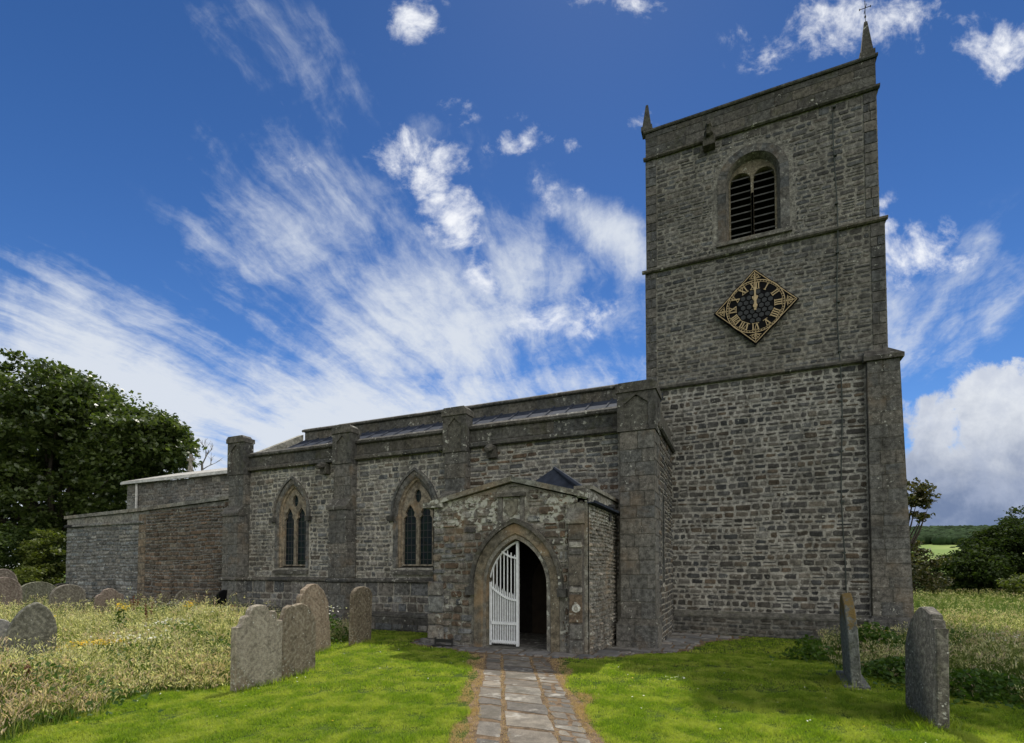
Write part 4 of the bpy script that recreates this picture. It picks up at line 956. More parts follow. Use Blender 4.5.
# ------------------------------------------------------------------ GRAVESTONES (all stand in planes along y, facing x)
def gravestone(label, u, v, w, h, t, prof, mat, tint, rz=0.0, lean=(0, 0), group=None, name='gravestone', face=1, bed=False):
    """prof: list of (x in -1..1, z in 0..1) for the top outline from left to right"""
    z0 = gz1(u, v)
    base = thing(name, label, 'gravestone', (u, v, z0), group)
    base.rotation_euler = (lean[0], lean[1], rz)
    n = []; k = MB(tint)
    zsh = prof[0][1]; rows = 9
    outl = [(-w/2, -.2)] + [(-w/2+random.uniform(-.006, .006), zsh*h*i/rows) for i in range(1, rows)] + [(p[0]*w/2, p[1]*h) for p in prof] + [(w/2+random.uniform(-.006, .006), prof[-1][1]*h*i/rows) for i in range(rows-1, 0, -1)] + [(w/2, -.2)]
    fr = lambda a, z, o: (u+o, v+a, z0+z)
    # worn arris: front and back inset a little
    cx = 0; cz = h*.45; inn = [(cx+(a-cx)*(1-.022/w), z if z < 0 else cz+(z-cz)*(1-.022/h)) for a, z in outl]
    tb = t/2; m_ = len(outl)
    k.bridge(outl, lambda a, z: fr(a, z, -tb+.012), outl, lambda a, z: fr(a, z, tb-.012))
    for s in (-1, 1):
        k.bridge(outl, lambda a, z: fr(a, z, s*(tb-.012)), inn, lambda a, z: fr(a, z, s*tb))
        k.sheet([inn], fr, s*tb)
    me = k.build('slab', mat, base)
    if bed:
        k = MB(tint); k.box((u-t*1.2, v-w*.58, z0-.1), (u+t*1.2, v+w*.58, z0+.07)); k.build('footing', mat, base)
    # children were built in unrotated space about the base, so the lean applies to the whole
    return base
rnd_top = [(math.cos(a)*-1, .78+.22*math.sin(a)) for a in np.linspace(0, math.pi, 13)]
gothic = [(-1, .50), (-.97, .60), (-.90, .70), (-.76, .80), (-.55, .89), (-.28, .96), (0, 1.0), (.28, .96), (.55, .89), (.76, .80), (.90, .70), (.97, .60), (1, .50)]
ogee = [(-1, .42), (-.98, .55), (-.93, .66), (-.82, .77), (-.64, .87), (-.38, .95), (-.08, 1.0), (.05, 1.0), (.35, .95), (.62, .87), (.81, .77), (.93, .66), (.98, .55), (1, .42)]
should = [(-1, .755), (-.82, .76), (-.74, .79), (-.70, .85), (-.62, .875), (-.47, .88), (-.42, .94), (-.30, .985), (0, 1.0), (.25, .98), (.35, .935), (.39, .86), (.48, .845), (.54, .90), (.65, .91), (.73, .86), (.76, .785), (1, .77)]
should2 = [(-1, .80), (-.85, .81), (-.82, .86), (-.70, .95), (-.45, .99), (-.3, .97), (-.15, .985), (.15, 1.0), (.45, .96), (.7, .88), (1, .72)]
peak = [(-1, .74), (-.97, .84), (-.9, .87), (-.72, .88), (-.68, .93), (-.52, .955), (-.38, .97), (-.2, 1.0), (.1, 1.0), (.32, .975), (.5, .93), (.72, .88), (.86, .80), (1, .70)]
low_r = [(math.cos(a)*-1, .62+.38*math.sin(a)) for a in np.linspace(0, math.pi, 13)]
SA = (.32, .28, .22); SB = (.29, .225, .165); SC = (.19, .16, .115); SD = (.13, .13, .12)
gravestone('broad weathered gravestone with scrolled shoulders, front one of the joined pair beside the lawn', -6.60, 5.50, .84, 1.22, .11, should, M['grave'], SA, rz=R(2))
gravestone('orange streaked gravestone butted against the far side of the scroll-shouldered one', -6.73, 6.36, .84, 1.18, .10, should2, M['gravered'], (.22, .18, .13), rz=R(6))
gravestone('tallest reddish brown gravestone with a stepped peak, behind the joined pair', -7.95, 8.02, .78, 1.41, .12, peak, M['gravered'], SB, rz=R(2), lean=(R(4), R(-2)))
gravestone('slim brown round-topped gravestone standing alone on the lawn nearest the aisle wall', -7.95, 9.35, .74, 1.30, .11, [(x, .84+(z-.78)*.73) for x, z in rnd_top], M['grave'], (.15, .12, .085), rz=R(6), lean=(R(-2), 0))
gravestone('grey pointed-arch gravestone leaning in the long grass, nearest on the left', -10.12, 4.24, .60, 1.19, .12, ogee, M['gravedark'], (.155, .15, .12), rz=R(-10), lean=(R(-5), R(4)))
gravestone('wide round-headed grey brown gravestone with dark side panels in the left meadow', -20.4, 9.6, .98, 1.08, .14, low_r, M['grave'], (.19, .17, .14), lean=(0, R(2)))
gravestone('pinkish brown worn gravestone standing right of the wide round-headed one', -19.1, 10.15, .84, .98, .12, [(-1, .70), (-.85, .78), (-.6, .82), (-.45, .94), (-.1, 1), (.2, .98), (.45, .9), (.6, .82), (.9, .78), (1, .7)], M['grave'], (.24, .185, .155))
gravestone('large mauve brown gravestone cut by the left edge of the photo, in front', -22.3, 8.75, .95, 1.32, .14, low_r, M['grave'], (.21, .165, .14), lean=(R(3), 0))
gravestone('rear mauve brown gravestone whose top shows at the far left edge', -25.0, 9.75, .85, 1.60, .14, low_r, M['grave'], (.20, .165, .14))
gravestone('grey green round-topped gravestone with pale rim before the hedge', -23.8, 10.3, 1.2, 1.15, .14, low_r, M['grave'], (.17, .17, .125), lean=(R(4), 0))
gravestone('blackened low round gravestone at the corner of the vestry', -25.3, 11.7, .95, 1.20, .12, low_r, M['gravedark'], (.045, .042, .04))
gravestone('small stone with curved top leaning before the dark vestry wall', -18.4, 11.3, .8, .92, .10, [(-1, .55), (-.6, .68), (-.1, .86), (.4, .98), (.8, 1.0), (1, .9)], M['grave'], (.17, .145, .11))
gravestone('grey round-topped stone, rear one of the two overlapping by the first buttress', -17.9, 11.9, .8, 1.07, .10, low_r, M['grave'], (.16, .14, .11))
gravestone('brown round-topped stone, front one of the two overlapping by the first buttress', -16.5, 11.3, .75, .90, .10, low_r, M['grave'], (.14, .115, .085))
gravestone('black slab standing for an unidentified dark shape left of the first buttress', -14.9, 11.0, .32, 1.06, .08, [(-1, .86), (-.5, .93), (.2, 1.0), (1, 1.0)], M['black'], (.03, .03, .03), lean=(R(-4), 0))  # black shape of unknown nature, built as a thin slab
gravestone('stub of pale stone low in the grass at the left edge of the photo', -11.3, 4.35, .5, .86, .10, low_r, M['grave'], (.26, .25, .24))
gravestone('thin leaning gravestone with ochre lichen on its pointed head, before the tower', 1.52, 9.18, .80, 1.36, .13, gothic, M['graveochre'], (.17, .18, .165), rz=R(-2), lean=(R(4), R(-3)), bed=True, face=-1)
gravestone('stout grey gravestone with broken shoulder, nearest on the right of the lawn', 1.93, 7.38, .90, 1.30, .115, [(-1, .83), (-.86, .83), (-.83, .895), (-.72, .90), (-.70, .94), (-.5, .965), (-.2, 1.0), (.05, .99), (.3, .945), (.6, .86), (.85, .75), (1, .62)], M['gravedark'], (.145, .135, .115), rz=R(4), lean=(R(-2), R(1.5)), face=-1)

# ------------------------------------------------------------------ GRASS
def boundary_left(v):      # u of the lawn's left edge at v
    return np.interp(v, [-5, 0, 2.7, 4.35, 5.1, 6.5, 8.0, 9.7, 12.6], [-5.2, -5.9, -6.8, -7.6, -7.0, -7.5, -8.6, -8.9, -9.6])
def boundary_right(u):     # v beyond which the right-hand meadow starts
    return np.interp(u, [1.2, 1.5, 1.9, 2.5, 3.2, 6, 20], [16.0, 11.2, 9.7, 8.9, 8.5, 7.4, 3])
apv = np.array(apoly)
def in_poly_np(x, y, poly):
    c = np.zeros(x.shape, bool); n = len(poly)
    for i in range(n):
        x0, y0 = poly[i]; x1, y1 = poly[(i+1) % n]
        if y0 == y1: continue
        c ^= ((y0 > y) != (y1 > y)) & (x < (x1-x0)*(y-y0)/(y1-y0)+x0)
    return c
def nz(x, y, s, seed=0):
    r = np.random.default_rng(seed); o = np.zeros_like(x)
    for i in range(6):
        a = r.uniform(0, 6.28); f = s*r.uniform(.6, 2.2); o += np.sin((x*math.cos(a)+y*math.sin(a))*f+r.uniform(0, 6.28))
    return o/6
def visible(u, v, mx=1.14):
    zc = -math.sin(YAW)*u+math.cos(YAW)*v; xc = math.cos(YAW)*u+math.sin(YAW)*v
    return (zc > 1.2) & (np.abs(xc/np.maximum(zc, .1)) < mx)
def blades(u, v, h, w, lean, bend=.5):
    """three-vertex-per-side curved blade -> (V,F) quads+tip folded as quads"""
    n = len(u); a = rng.uniform(0, 2*np.pi, n); z = gz(u, v)
    dx, dy = np.cos(a), np.sin(a); la = rng.uniform(0, 2*np.pi, n); lx, ly = np.cos(la)*lean*h, np.sin(la)*lean*h
    P = np.zeros((n, 5, 3))
    for i, (t, ww) in enumerate(((0, 1), (0, -1), (.55, -.8), (.55, .8), (1, 0))):
        k = t*t if bend else t
        P[:, i, 0] = u+dx*w*.5*ww+lx*k; P[:, i, 1] = v+dy*w*.5*ww+ly*k; P[:, i, 2] = z-.01+h*t*(1-.25*lean*t)
    b = np.arange(n)[:, None]*5
    T1 = b+np.array([0, 1, 2]); T2 = b+np.array([0, 2, 3]); T3 = b+np.array([3, 2, 4])
    return P.reshape(-1, 3), np.concatenate([T1, T2, T3])
def lawn_points(n, d0, d1):
    zc = np.sqrt(rng.uniform(d0*d0, d1*d1, n)); xc = rng.uniform(-1.12, 1.12, n)*zc
    u = math.cos(YAW)*xc-math.sin(YAW)*zc; v = math.sin(YAW)*xc+math.cos(YAW)*zc
    ok = (u > boundary_left(v)-.15+rng.normal(0, .12, n)) & (v < boundary_right(u)+.1+rng.normal(0, .12, n)) & (v < 15.35)
    ok &= ~((v > 12.35) & (u < -1.6)) & ~((v > 9.85) & (u > -6.6) & (u < -2.6)) & ~((v > 15.1))
    return u[ok], v[ok]
Vs, Fs, mi, off = [], [], [], 0
for (n, d0, d1, w) in ((420000, 4.3, 7.2, .0062), (330000, 7.2, 11, .0090), (200000, 11, 17, .015)):
    u, v = lawn_points(n, d0, d1)
    pdist = path_d(u, v); ina = in_poly_np(u+rng.normal(0, .05, len(u)), v+rng.normal(0, .05, len(u)), apoly)
    edge = .20+.26*nz(u, v, 4, 3)
    keep = (pdist > .02+rng.normal(0, .02, len(u))) & ~ina & ~((pdist < edge) & (rng.random(len(u)) < .15))
    dry = (pdist < edge+.05+np.abs(rng.normal(0, .07, len(u)))) | (rng.random(len(u)) < .035)
    tuft = nz(u, v, 6, 5)
    hh = (.042+.030*tuft+.034*nz(u, v, 17, 6)+.014*rng.random(len(u)))*(1+.2*nz(u, v, 1.5, 8)); u, v, hh, dry = u[keep], v[keep], hh[keep], dry[keep]
    V, F = blades(u, v, np.maximum(hh, .015)*np.where(dry, .6, 1), w*rng.uniform(.6, 1.3, len(u)), rng.uniform(.1, 1.1, len(u)))
    Vs.append(V); Fs.append(F+off); off += len(V); mi.append(np.tile(dry.astype(int), 3))
lawn = npmesh('lawn_grass', np.concatenate(Vs), np.concatenate(Fs), [M['lawn'], M['dry']], np.concatenate(mi)); tag(lawn, 'short bright green mown grass with dry brown edges along the path', 'grass', kind='stuff')
# dry grass growing in the joints of the path
n = 16000; vv = rng.uniform(2.5, 9.2, n); jo = rng.choice([-.305, .305, -.68, .70], n, p=[.34, .14, .26, .26])+rng.normal(0, .026, n)
V, F = blades(pc(vv)+jo, vv, rng.uniform(.012, .035, n), .007, rng.uniform(.3, 1.2, n))
tag(npmesh('path_joint_grass', V, F, [M['dry']]), 'dry brown grass growing in the joints of the flagstones', 'grass', kind='stuff')

# long meadow grass
def meadow(name, u, v, hs, label, green=.35, pink=.4, wk=1.0, heads=.46):
    th = rng.random(len(u)) < np.clip(.72+1.3*nz(u, v, 2.6, 61), .12, 1); u, v, hs = u[th], v[th], hs[th]
    n = len(u); w = .006*wk
    # lower leaves
    uu = np.repeat(u, 2)+rng.normal(0, .05, n*2); vv = np.repeat(v, 2)+rng.normal(0, .05, n*2); hh = np.repeat(hs, 2)*rng.uniform(.35, .85, n*2)
    V1, F1 = blades(uu, vv, hh, w*1.35*rng.uniform(.6, 1.4, n*2), rng.uniform(.1, .7, n*2)); m1 = np.tile(np.where(rng.random(n*2) < np.clip(green+.9*nz(uu, vv, 1.6, 41), .05, .95), 2, 0), 3)
    # stems
    z = gz(u, v); la = rng.uniform(0, 2*np.pi, n); ln = rng.uniform(.02, .38, n)*hs; lx, ly = np.cos(la)*ln, np.sin(la)*ln
    a = rng.uniform(0, np.pi, n); dx, dy = np.cos(a)*w*.35, np.sin(a)*w*.35
    P = np.zeros((n, 4, 3)); tx, ty, tz = u+lx, v+ly, z+hs
    for i, (x, y, zz, s) in enumerate(((u, v, z, 1), (u, v, z, -1), (tx, ty, tz, -.6), (tx, ty, tz, .6))): P[:, i] = np.stack([x+dx*s, y+dy*s, zz], 1)
    b = np.arange(n)[:, None]*4; F2 = np.concatenate([b+np.array([0, 1, 2]), b+np.array([0, 2, 3])]); V2 = P.reshape(-1, 3)
    # seed heads: two crossed lozenges and side spikelets
    hd = rng.random(n) < heads; k = hd.sum(); L = rng.uniform(.022, .065, k); ww = rng.uniform(.005, .011, k)*wk
    cx, cy, cz = tx[hd], ty[hd], tz[hd]; ex, ey = lx[hd]/hs[hd]*.5, ly[hd]/hs[hd]*.5
    Vh, Fh = [], []; o = 0
    for q_ in range(5):
        an = rng.uniform(0, np.pi, k); Q = np.zeros((k, 4, 3)); sx_ = rng.normal(0, .016, k)*wk; sy_ = rng.normal(0, .016, k)*wk; dz_ = rng.uniform(-1.6, .4, k)*L
        Q[:, 0] = np.stack([cx+sx_-ex*L, cy+sy_-ey*L, cz-L*.5+dz_], 1); Q[:, 2] = np.stack([cx+sx_*2+ex*L, cy+sy_*2+ey*L, cz+L*.45+dz_], 1)
        Q[:, 1] = np.stack([cx+sx_+np.cos(an)*ww*.5, cy+sy_+np.sin(an)*ww*.5, cz+dz_], 1); Q[:, 3] = np.stack([cx+sx_-np.cos(an)*ww*.5, cy+sy_-np.sin(an)*ww*.5, cz+dz_], 1)
        b = np.arange(k)[:, None]*4+o; Fh.append(np.concatenate([b+np.array([0, 1, 2]), b+np.array([0, 2, 3])])); Vh.append(Q.reshape(-1, 3)); o += k*4
    V3 = np.concatenate(Vh); F3 = np.concatenate(Fh)
    pk = (rng.random(k) < np.clip(pink+.6*nz(cx, cy, .8, 9)+np.interp(np.hypot(cx, cy), [7, 11], [.45, -.15]), 0, 1)).astype(int)
    m3 = np.tile(1+pk*2, 10)
    V = np.concatenate([V1, V2, V3]); F = np.concatenate([F1, F2+len(V1), F3+len(V1)+len(V2)])
    m = np.concatenate([m1, np.zeros(len(F2), int), m3])
    return tag(npmesh(name, V, F, [M['tall'], M['seed'], M['weed'], M['pinkseed']], m), label, 'grass', kind='stuff')
def mpts(n, d0, d1, x0, x1):
    zc = np.sqrt(rng.uniform(d0*d0, d1*d1, n)); xc = rng.uniform(x0, x1, n)*zc
    return math.cos(YAW)*xc-math.sin(YAW)*zc, math.sin(YAW)*xc+math.cos(YAW)*zc
U_, V_, H_ = [], [], []
for (n, d0, d1) in ((60000, 3.2, 8), (46000, 8, 14), (30000, 14, 27)):
    u, v = mpts(n, d0, d1, -1.12, -.30)
    ok = (u < boundary_left(v)+.05+.22*nz(u, v, 4.5, 51)+rng.normal(0, .10, n)) & (v < 12.35) & ~((v > 11.6) & (u > -16) & (np.abs(((u+15.42) % 4.2)) < .5))
    ok &= ~((np.hypot((u+10.0)/.8, (v-4.42)/.7) < .75) & (rng.random(n) < .7))
    u, v = u[ok], v[ok]; far = np.hypot(u, v)
    h = (.42+.26*nz(u, v, 1.3, 21)+.20*nz(u, v, 4, 22)+rng.uniform(-.18, .20, len(u)))*np.interp(boundary_left(v)-u, [0, .8, 2.5], [.45, .8, 1.0])
    tallk = rng.random(len(u)) < .06; h = np.where(tallk, h*1.45, h)
    h *= np.interp(far, [5, 9, 14], [1.0, .98, .95])*np.interp(v, [0, 6, 10.5, 12], [1.15, 1, 1, .75])
    U_.append(u); V_.append(v); H_.append(np.maximum(h, .12))
meadow('meadow_grass', np.concatenate(U_), np.concatenate(V_), np.concatenate(H_), 'long straw coloured seeding grass filling the left side of the churchyard', .5, .35, 1.15)
U_, V_, H_ = [], [], []
for (n, d0, d1) in ((12000, 6, 10), (16000, 10, 16), (16000, 16, 34)):
    u, v = mpts(n, d0, d1, .60, 1.12)
    ok = (v > boundary_right(u)+rng.normal(0, .08, n)) & ~((v > 15.0) & (u < 4.1))
    u, v = u[ok], v[ok]; h = (.44+.13*nz(u, v, 1.1, 31)+rng.uniform(-.15, .18, len(u)))*np.interp(v-boundary_right(u), [0, .8, 2], [.4, .8, 1])*np.interp(u, [1.6, 3.6], [.62, 1])
    U_.append(u); V_.append(v); H_.append(np.maximum(h, .12))
meadow('meadow_grass', np.concatenate(U_), np.concatenate(V_), np.concatenate(H_), 'tangled greenish seeding grass beyond the lawn right of the tower', .75, .5, 1.2, .24)
# leafy herbage along the meadow's edges
def leafy(u, v, z, n, spread, hgt, size, mat, name, parent=None, dens=None):
    pu = u+rng.normal(0, spread, n); pv = v+rng.normal(0, spread, n); r = np.hypot(pu-u, pv-v)/max(spread, .01)
    pz = z+rng.random(n)*hgt*np.exp(-r*r*.25)
    return leaf_cards(np.stack([pu, pv, pz], 1), size)
def leaf_cards(P, size, flat=.6):
    n = len(P); s = size*rng.uniform(.6, 1.35, n)
    nrm = rng.normal(0, 1, (n, 3)); nrm[:, 2] = np.abs(nrm[:, 2])+flat; nrm /= np.linalg.norm(nrm, axis=1)[:, None]
    t = np.cross(nrm, rng.normal(0, 1, (n, 3))); t /= np.linalg.norm(t, axis=1)[:, None]; b = np.cross(nrm, t)
    Q = np.zeros((n, 4, 3)); s_ = s[:, None]
    Q[:, 0] = P-t*s_*.55; Q[:, 1] = P+b*s_*.36+nrm*s_*.10; Q[:, 2] = P+t*s_*.6; Q[:, 3] = P-b*s_*.36+nrm*s_*.10
    return Q.reshape(-1, 3), np.arange(n*4).reshape(-1, 4)
def herb(name, label, cat, u, v, spread, hgt, n, size, mat, flowers=None, fmat=None, fsize=.03, group=None):
    z = gz1(u, v); th = thing(name, label, cat, (u, v, z), group)
    V, F = leafy(u, v, z, n, spread, hgt, size, mat, name); npmesh('foliage', V, F, mat, parent=th)
    k = MB((.1, .15, .05))
    for i in range(7): a = rng.uniform(0, 6.28); k.tube([(u+math.cos(a)*spread*.3, v+math.sin(a)*spread*.3, z), (u+math.cos(a)*spread*.7, v+math.sin(a)*spread*.7, z+hgt*.9)], [.006, .004], 5)
    k.build('stems', M['weed'], th)['kind'] = 'stuff'
    if flowers:
        P = np.stack([u+rng.normal(0, spread*.55, flowers), v+rng.normal(0, spread*.55, flowers), z+hgt*rng.uniform(.88, 1.1, flowers)], 1)
        V, F = leaf_cards(P, fsize, 2.5); npmesh('flower_heads', V, F, fmat, parent=th)['kind'] = 'stuff'
    return th
def gat(x, y, Z): p = at(x, y, Z); return p
RW = [(122, 607, 11.5, 'beside the wide round-headed gravestone'), (45, 617, 10.5, 'just behind the pointed gravestone'), (66, 648, 8.4, 'low, right at the pointed stone'), (82, 643, 8.6, 'thick clump, third from the pointed stone'),
      (101, 642, 8.9, 'small clump between two others in the middle of the left meadow'), (113, 641, 9.3, 'rightmost small clump of the left meadow row'), (190, 604, 13.0, 'near the foot of the vestry'), (84, 601, 13, 'far one between the two round-topped stones')]
for (x, y, Zd, where) in RW[:7]:
    p = gat(x, y, Zd); hgt = max(.25, p.z-gz1(p.x, p.y))
    herb('ragwort_plant', 'yellow flowered ragwort ' + where, 'wildflower', p.x, p.y, .11, hgt, 260, .07, M['weed'], 46, M['yellow'], .05, 'ragwort in the left meadow')
for (x, y, Zd, where) in ((888, 632, 11.5, 'before the tower buttress'), (907, 631, 11.5, 'left of the stout gravestone top')):
    p = gat(x, y, Zd); herb('ragwort_plant', 'small yellow ragwort ' + where, 'wildflower', p.x, p.y, .08, max(.25, p.z-gz1(p.x, p.y)), 160, .06, M['weed'], 14, M['yellow'], .04, 'ragwort by the tower')
p = (-7.75, 5.35); herb('daisy_plant', 'low clump of white daisies left of the front scroll-shouldered gravestone', 'wildflower', -7.75, 5.35, .28, .30, 900, .05, M['weed'], 40, M['petal'], .035)
herb('daisy_plant', 'white flowering weeds between the tallest and the slim gravestones', 'wildflower', -9.1, 9.3, .35, .75, 900, .07, M['weed'], 90, M['petal'], .05)
herb('weed_clump', 'dark green leafy weeds at the edge of the lawn left of the daisies', 'plant', -8.3, 5.25, .35, .32, 1500, .07, M['weed'])
herb('weed_clump', 'leafy weed growing at the lawn end behind the thin leaning gravestone', 'plant', 1.25, 11.6, .22, .55, 420, .08, M['weed'])
herb('weed_clump', 'broad leafy weeds in front of the tower buttress', 'plant', 2.45, 12.6, .35, .75, 1500, .08, M['weed'])
herb('weed_clump', 'green undergrowth between the two right gravestones', 'plant', 2.4, 9.9, .40, .34, 1900, .07, M['weed'])
herb('weed_clump', 'green undergrowth right of the stout gravestone', 'plant', 3.0, 9.1, .40, .34, 1900, .07, M['weed'])
herb('cow_parsley', 'pale flat flowered parsley left of the daisies among the seeding grass', 'wildflower', -10.5, 6.6, .5, .62, 900, .06, M['weed'], 130, M['petal'], .035)
tu, tv = [], []
for (x0, y0, x1, y1, cnt) in ((-6.60, 5.05, -6.55, 5.95, 420), (-6.7, 5.95, -6.68, 6.8, 380), (-7.9, 7.6, -7.9, 8.45, 380), (-7.9, 8.95, -7.9, 9.75, 300), (1.40, 8.7, 1.40, 9.65, 380), (1.82, 6.85, 1.82, 7.9, 520), (2.05, 6.85, 2.05, 7.9, 420)):
    t = rng.random(cnt); tu.append(x0+(x1-x0)*t+rng.normal(0, .10, cnt)); tv.append(y0+(y1-y0)*t+rng.normal(0, .06, cnt))
tu, tv = np.concatenate(tu), np.concatenate(tv)
V, F = blades(tu, tv, rng.uniform(.06, .17, len(tu)), .007, rng.uniform(.2, 1.0, len(tu)))
tag(npmesh('grass_tufts', V, F, [M['lawn']]), 'longer untrimmed grass tufts round the feet of the gravestones', 'grass', kind='stuff')
M['rust'] = leaf_mat('dock_seed', (.13, .055, .03), (.22, .10, .05), .2)
def dock(label, u, v, h, seed):
    z = gz1(u, v); th = thing('dock_plant', label, 'wildflower', (u, v, z), 'rusty docks in the meadow'); k = MB((.1, .1, .05)); P = []
    for i in range(4):
        a = rng.uniform(0, 6.28); e = (u+math.cos(a)*.10, v+math.sin(a)*.10, z+h*rng.uniform(.8, 1)); k.tube([(u, v, z), e], [.008, .005], 5)
        for t in rng.uniform(.5, 1.0, 60): P.append([u+(e[0]-u)*t+rng.normal(0, .012), v+(e[1]-v)*t+rng.normal(0, .016), z+(e[2]-z)*t])
    k.build('stalk', M['rust'], th); V, F = leaf_cards(np.array(P), .035); npmesh('seed_spikes', V, F, M['rust'], parent=th)['kind'] = 'stuff'
    V, F = leafy(u, v, z, 60, .10, .25, .09, None, None); npmesh('foliage', V, F, M['weed'], parent=th)
for j, (x, y, Zd, lb) in enumerate(((134, 596, 14, 'rusty dock before the left half of the vestry wall'), (150, 600, 12, 'rusty dock standing right of the pinkish worn gravestone'), (20, 655, 6.0, 'nearest rusty dock, at the left edge under the pointed gravestone'), (235, 602, 13, 'dock in front of the first buttress'), (985, 640, 11, 'dock in the right-hand meadow beyond the stout gravestone'))):
    p = at(x, y, Zd); dock(lb, p.x, p.y, max(.45, p.z-gz1(p.x, p.y)), j)
for (u, v, sp, hg, n, lb) in ((-8.35, 3.75, .45, .60, 1500, 'leafy green nettles at the near edge of the left meadow'), (-7.75, 3.25, .45, .62, 1400, 'nearest nettles in the lower left corner of the photo'), (-9.4, 6.3, .35, .72, 900, 'darker nettles halfway between the pointed stone and the joined pair'), (-8.6, 6.9, .35, .62, 900, 'nettles just behind the joined pair of stones'),
        (-13.5, 8.2, .6, .75, 1300, 'green nettle patch in the middle distance of the left meadow'), (4.3, 9.5, .45, .65, 900, 'nettles at the right edge of the photo'), (3.6, 12.5, .5, .75, 1000, 'green nettle patch level with the tower base on the right')):
    herb('nettle_clump', lb, 'plant', u, v, sp, hg, n, .055, M['weed'], group='nettles in the long grass')
for (u, v, sp, lb) in ((-11.8, 8.6, .5, 'white umbels in the middle of the left meadow'), (-14.6, 9.6, .5, 'distant white umbels before the vestry'), (4.6, 11.5, .5, 'white umbels in the right-hand meadow'), (-8.6, 5.0, .35, 'small white umbels near the lawn edge left of the pair')):
    herb('cow_parsley', lb, 'wildflower', u, v, sp, .66, 300, .05, M['weed'], 90, M['petal'], .035)
# small flowers scattered in the lawn
u, v = lawn_points(1500, 4.5, 12); sel = (path_d(u, v) > .3)&(~in_poly_np(u, v, apoly)); u, v = u[sel][:150], v[sel][:150]
V, F = leaf_cards(np.stack([u, v, gz(u, v)+.05], 1), .022, 4)
tag(npmesh('lawn_daisies', V, F, [M['petal'], M['yellow']], (rng.random(len(F)) < .25).astype(int)), 'tiny white and yellow flowers scattered through the mown lawn', 'wildflowers', kind='stuff')
herb('daisy_plant', 'small white flowers lying on the lawn before the tower', 'wildflower', *[float(c) for c in (-1.0, 8.35)], .22, .03, 8, .02, M['weed'], 12, M['petal'], .03)

# ------------------------------------------------------------------ TREES
def tree(name, label, blobs, trunk, nclump, per, lsize, mat, csz=.75, base=None, group=None, cat='tree', limbs=22, seed=1, flat=.35):
    """blobs: (centre Vector, (rx,ry,rz), weight); foliage sits in flattened clumps near the blobs' shells"""
    global rng; keep = rng; rng = np.random.default_rng(seed); rd = random.Random(seed)
    th = thing(name, label, cat, trunk, group)
    wts = np.array([b[2] for b in blobs], float); wts /= wts.sum(); C = []
    for i in range(nclump):
        b = blobs[rng.choice(len(blobs), p=wts)]; dirv = rng.normal(0, 1, 3); dirv /= np.linalg.norm(dirv)
        rr = rng.random()**.28*(1+rng.normal(0, .05)); C.append(np.array(b[0])+dirv*np.array(b[1])*rr)
    C = np.array(C); sz = csz*rng.uniform(.55, 1.3, nclump)
    if base is not None: kk = C[:, 2] > base; C, sz = C[kk], sz[kk]
    n = len(C)*per; ci = np.repeat(np.arange(len(C)), per); dv = rng.normal(0, 1, (n, 3)); dv /= np.linalg.norm(dv, axis=1)[:, None]
    r = rng.random(n)**.5; P = C[ci]+dv*r[:, None]*sz[ci][:, None]*np.array([1, 1, .55])
    V, F = leaf_cards(P, lsize, flat); npmesh('crown', V, F, mat, parent=th)
    k = MB(); T0 = Vector(trunk); top = Vector(np.mean([b[0] for b in blobs], axis=0)); H = top.z-T0.z
    r0 = max(.06, H*.055); fork = T0+Vector((top.x-T0.x, top.y-T0.y, 0))*.3+Vector((0, 0, H*.45))
    k.tube([T0-Vector((0, 0, .2)), T0+Vector((0, 0, .4)), T0.lerp(fork, .6)+Vector((.05*H*.3, 0, 0)), fork], [r0*1.35, r0, r0*.85, r0*.7], 9)
    for i in range(limbs):
        e = Vector(C[rd.randrange(len(C))]); mid = fork.lerp(e, .5)+Vector((rd.uniform(-.3, .3), rd.uniform(-.3, .3), rd.uniform(0, .5)))
        k.tube([fork-Vector((0, 0, H*.1*rd.random())), mid, e], [r0*.42, r0*.2, r0*.05], 6)
    k.build('trunk', M['bark'], th); rng = keep; return th
c0 = at(45, 450, 32)
tree('sycamore_tree', 'huge dark green sycamore rising behind the vestry at the left edge', [
    (at(38, 430, 33), (6.1, 5.5, 4.2), 3.2), (at(-50, 430, 34), (6.5, 6, 5), 2.2), (at(30, 500, 33), (6.5, 5.5, 4.2), 2.6), (at(92, 424, 32), (3.0, 3, 2.3), 1.1),
    (at(143, 447, 31), (2.5, 2.6, 2.2), 1.1), (at(125, 492, 32), (3.5, 3, 2.6), .9), (at(-40, 530, 33), (7, 5, 4), 1.2), (at(160, 440, 30.5), (1.6, 1.6, 1.4), .3)],
    (at(50, 600, 33).x, at(50, 600, 33).y, -.3), 1250, 92, .25, M['leaf'], .95, 1.0, limbs=34, seed=3)
tree('hedge_bush', 'dark hedge bush filling the gap under the sycamore at the far left', [(at(10, 560, 25), (3.2, 2.2, 1.7), 1), (at(-40, 555, 25), (3, 2, 2), 1)], (at(10, 600, 25).x, at(10, 600, 25).y, -.1), 170, 70, .14, M['leaf2'], .5, .1, cat='bush', limbs=6, seed=5)
tree('shrub', 'olive green shrub growing against the left corner of the vestry', [(at(50, 556, 24.5), (1.3, 1.1, 1.25), 1), (at(40, 575, 24), (1.3, 1, .8), .7)], (at(50, 600, 24.5).x, at(50, 600, 24.5).y, 0), 80, 70, .12, M['leaf3'], .4, .1, cat='bush', limbs=6, seed=6)
tree('shrub', 'small bright green shrub in front of the dark hedge at the left', [(at(28, 577, 22.5), (.6, .5, .45), 1)], (at(28, 600, 22.5).x, at(28, 600, 22.5).y, 0), 22, 60, .10, M['leaf3'], .28, .1, cat='bush', limbs=4, seed=7)
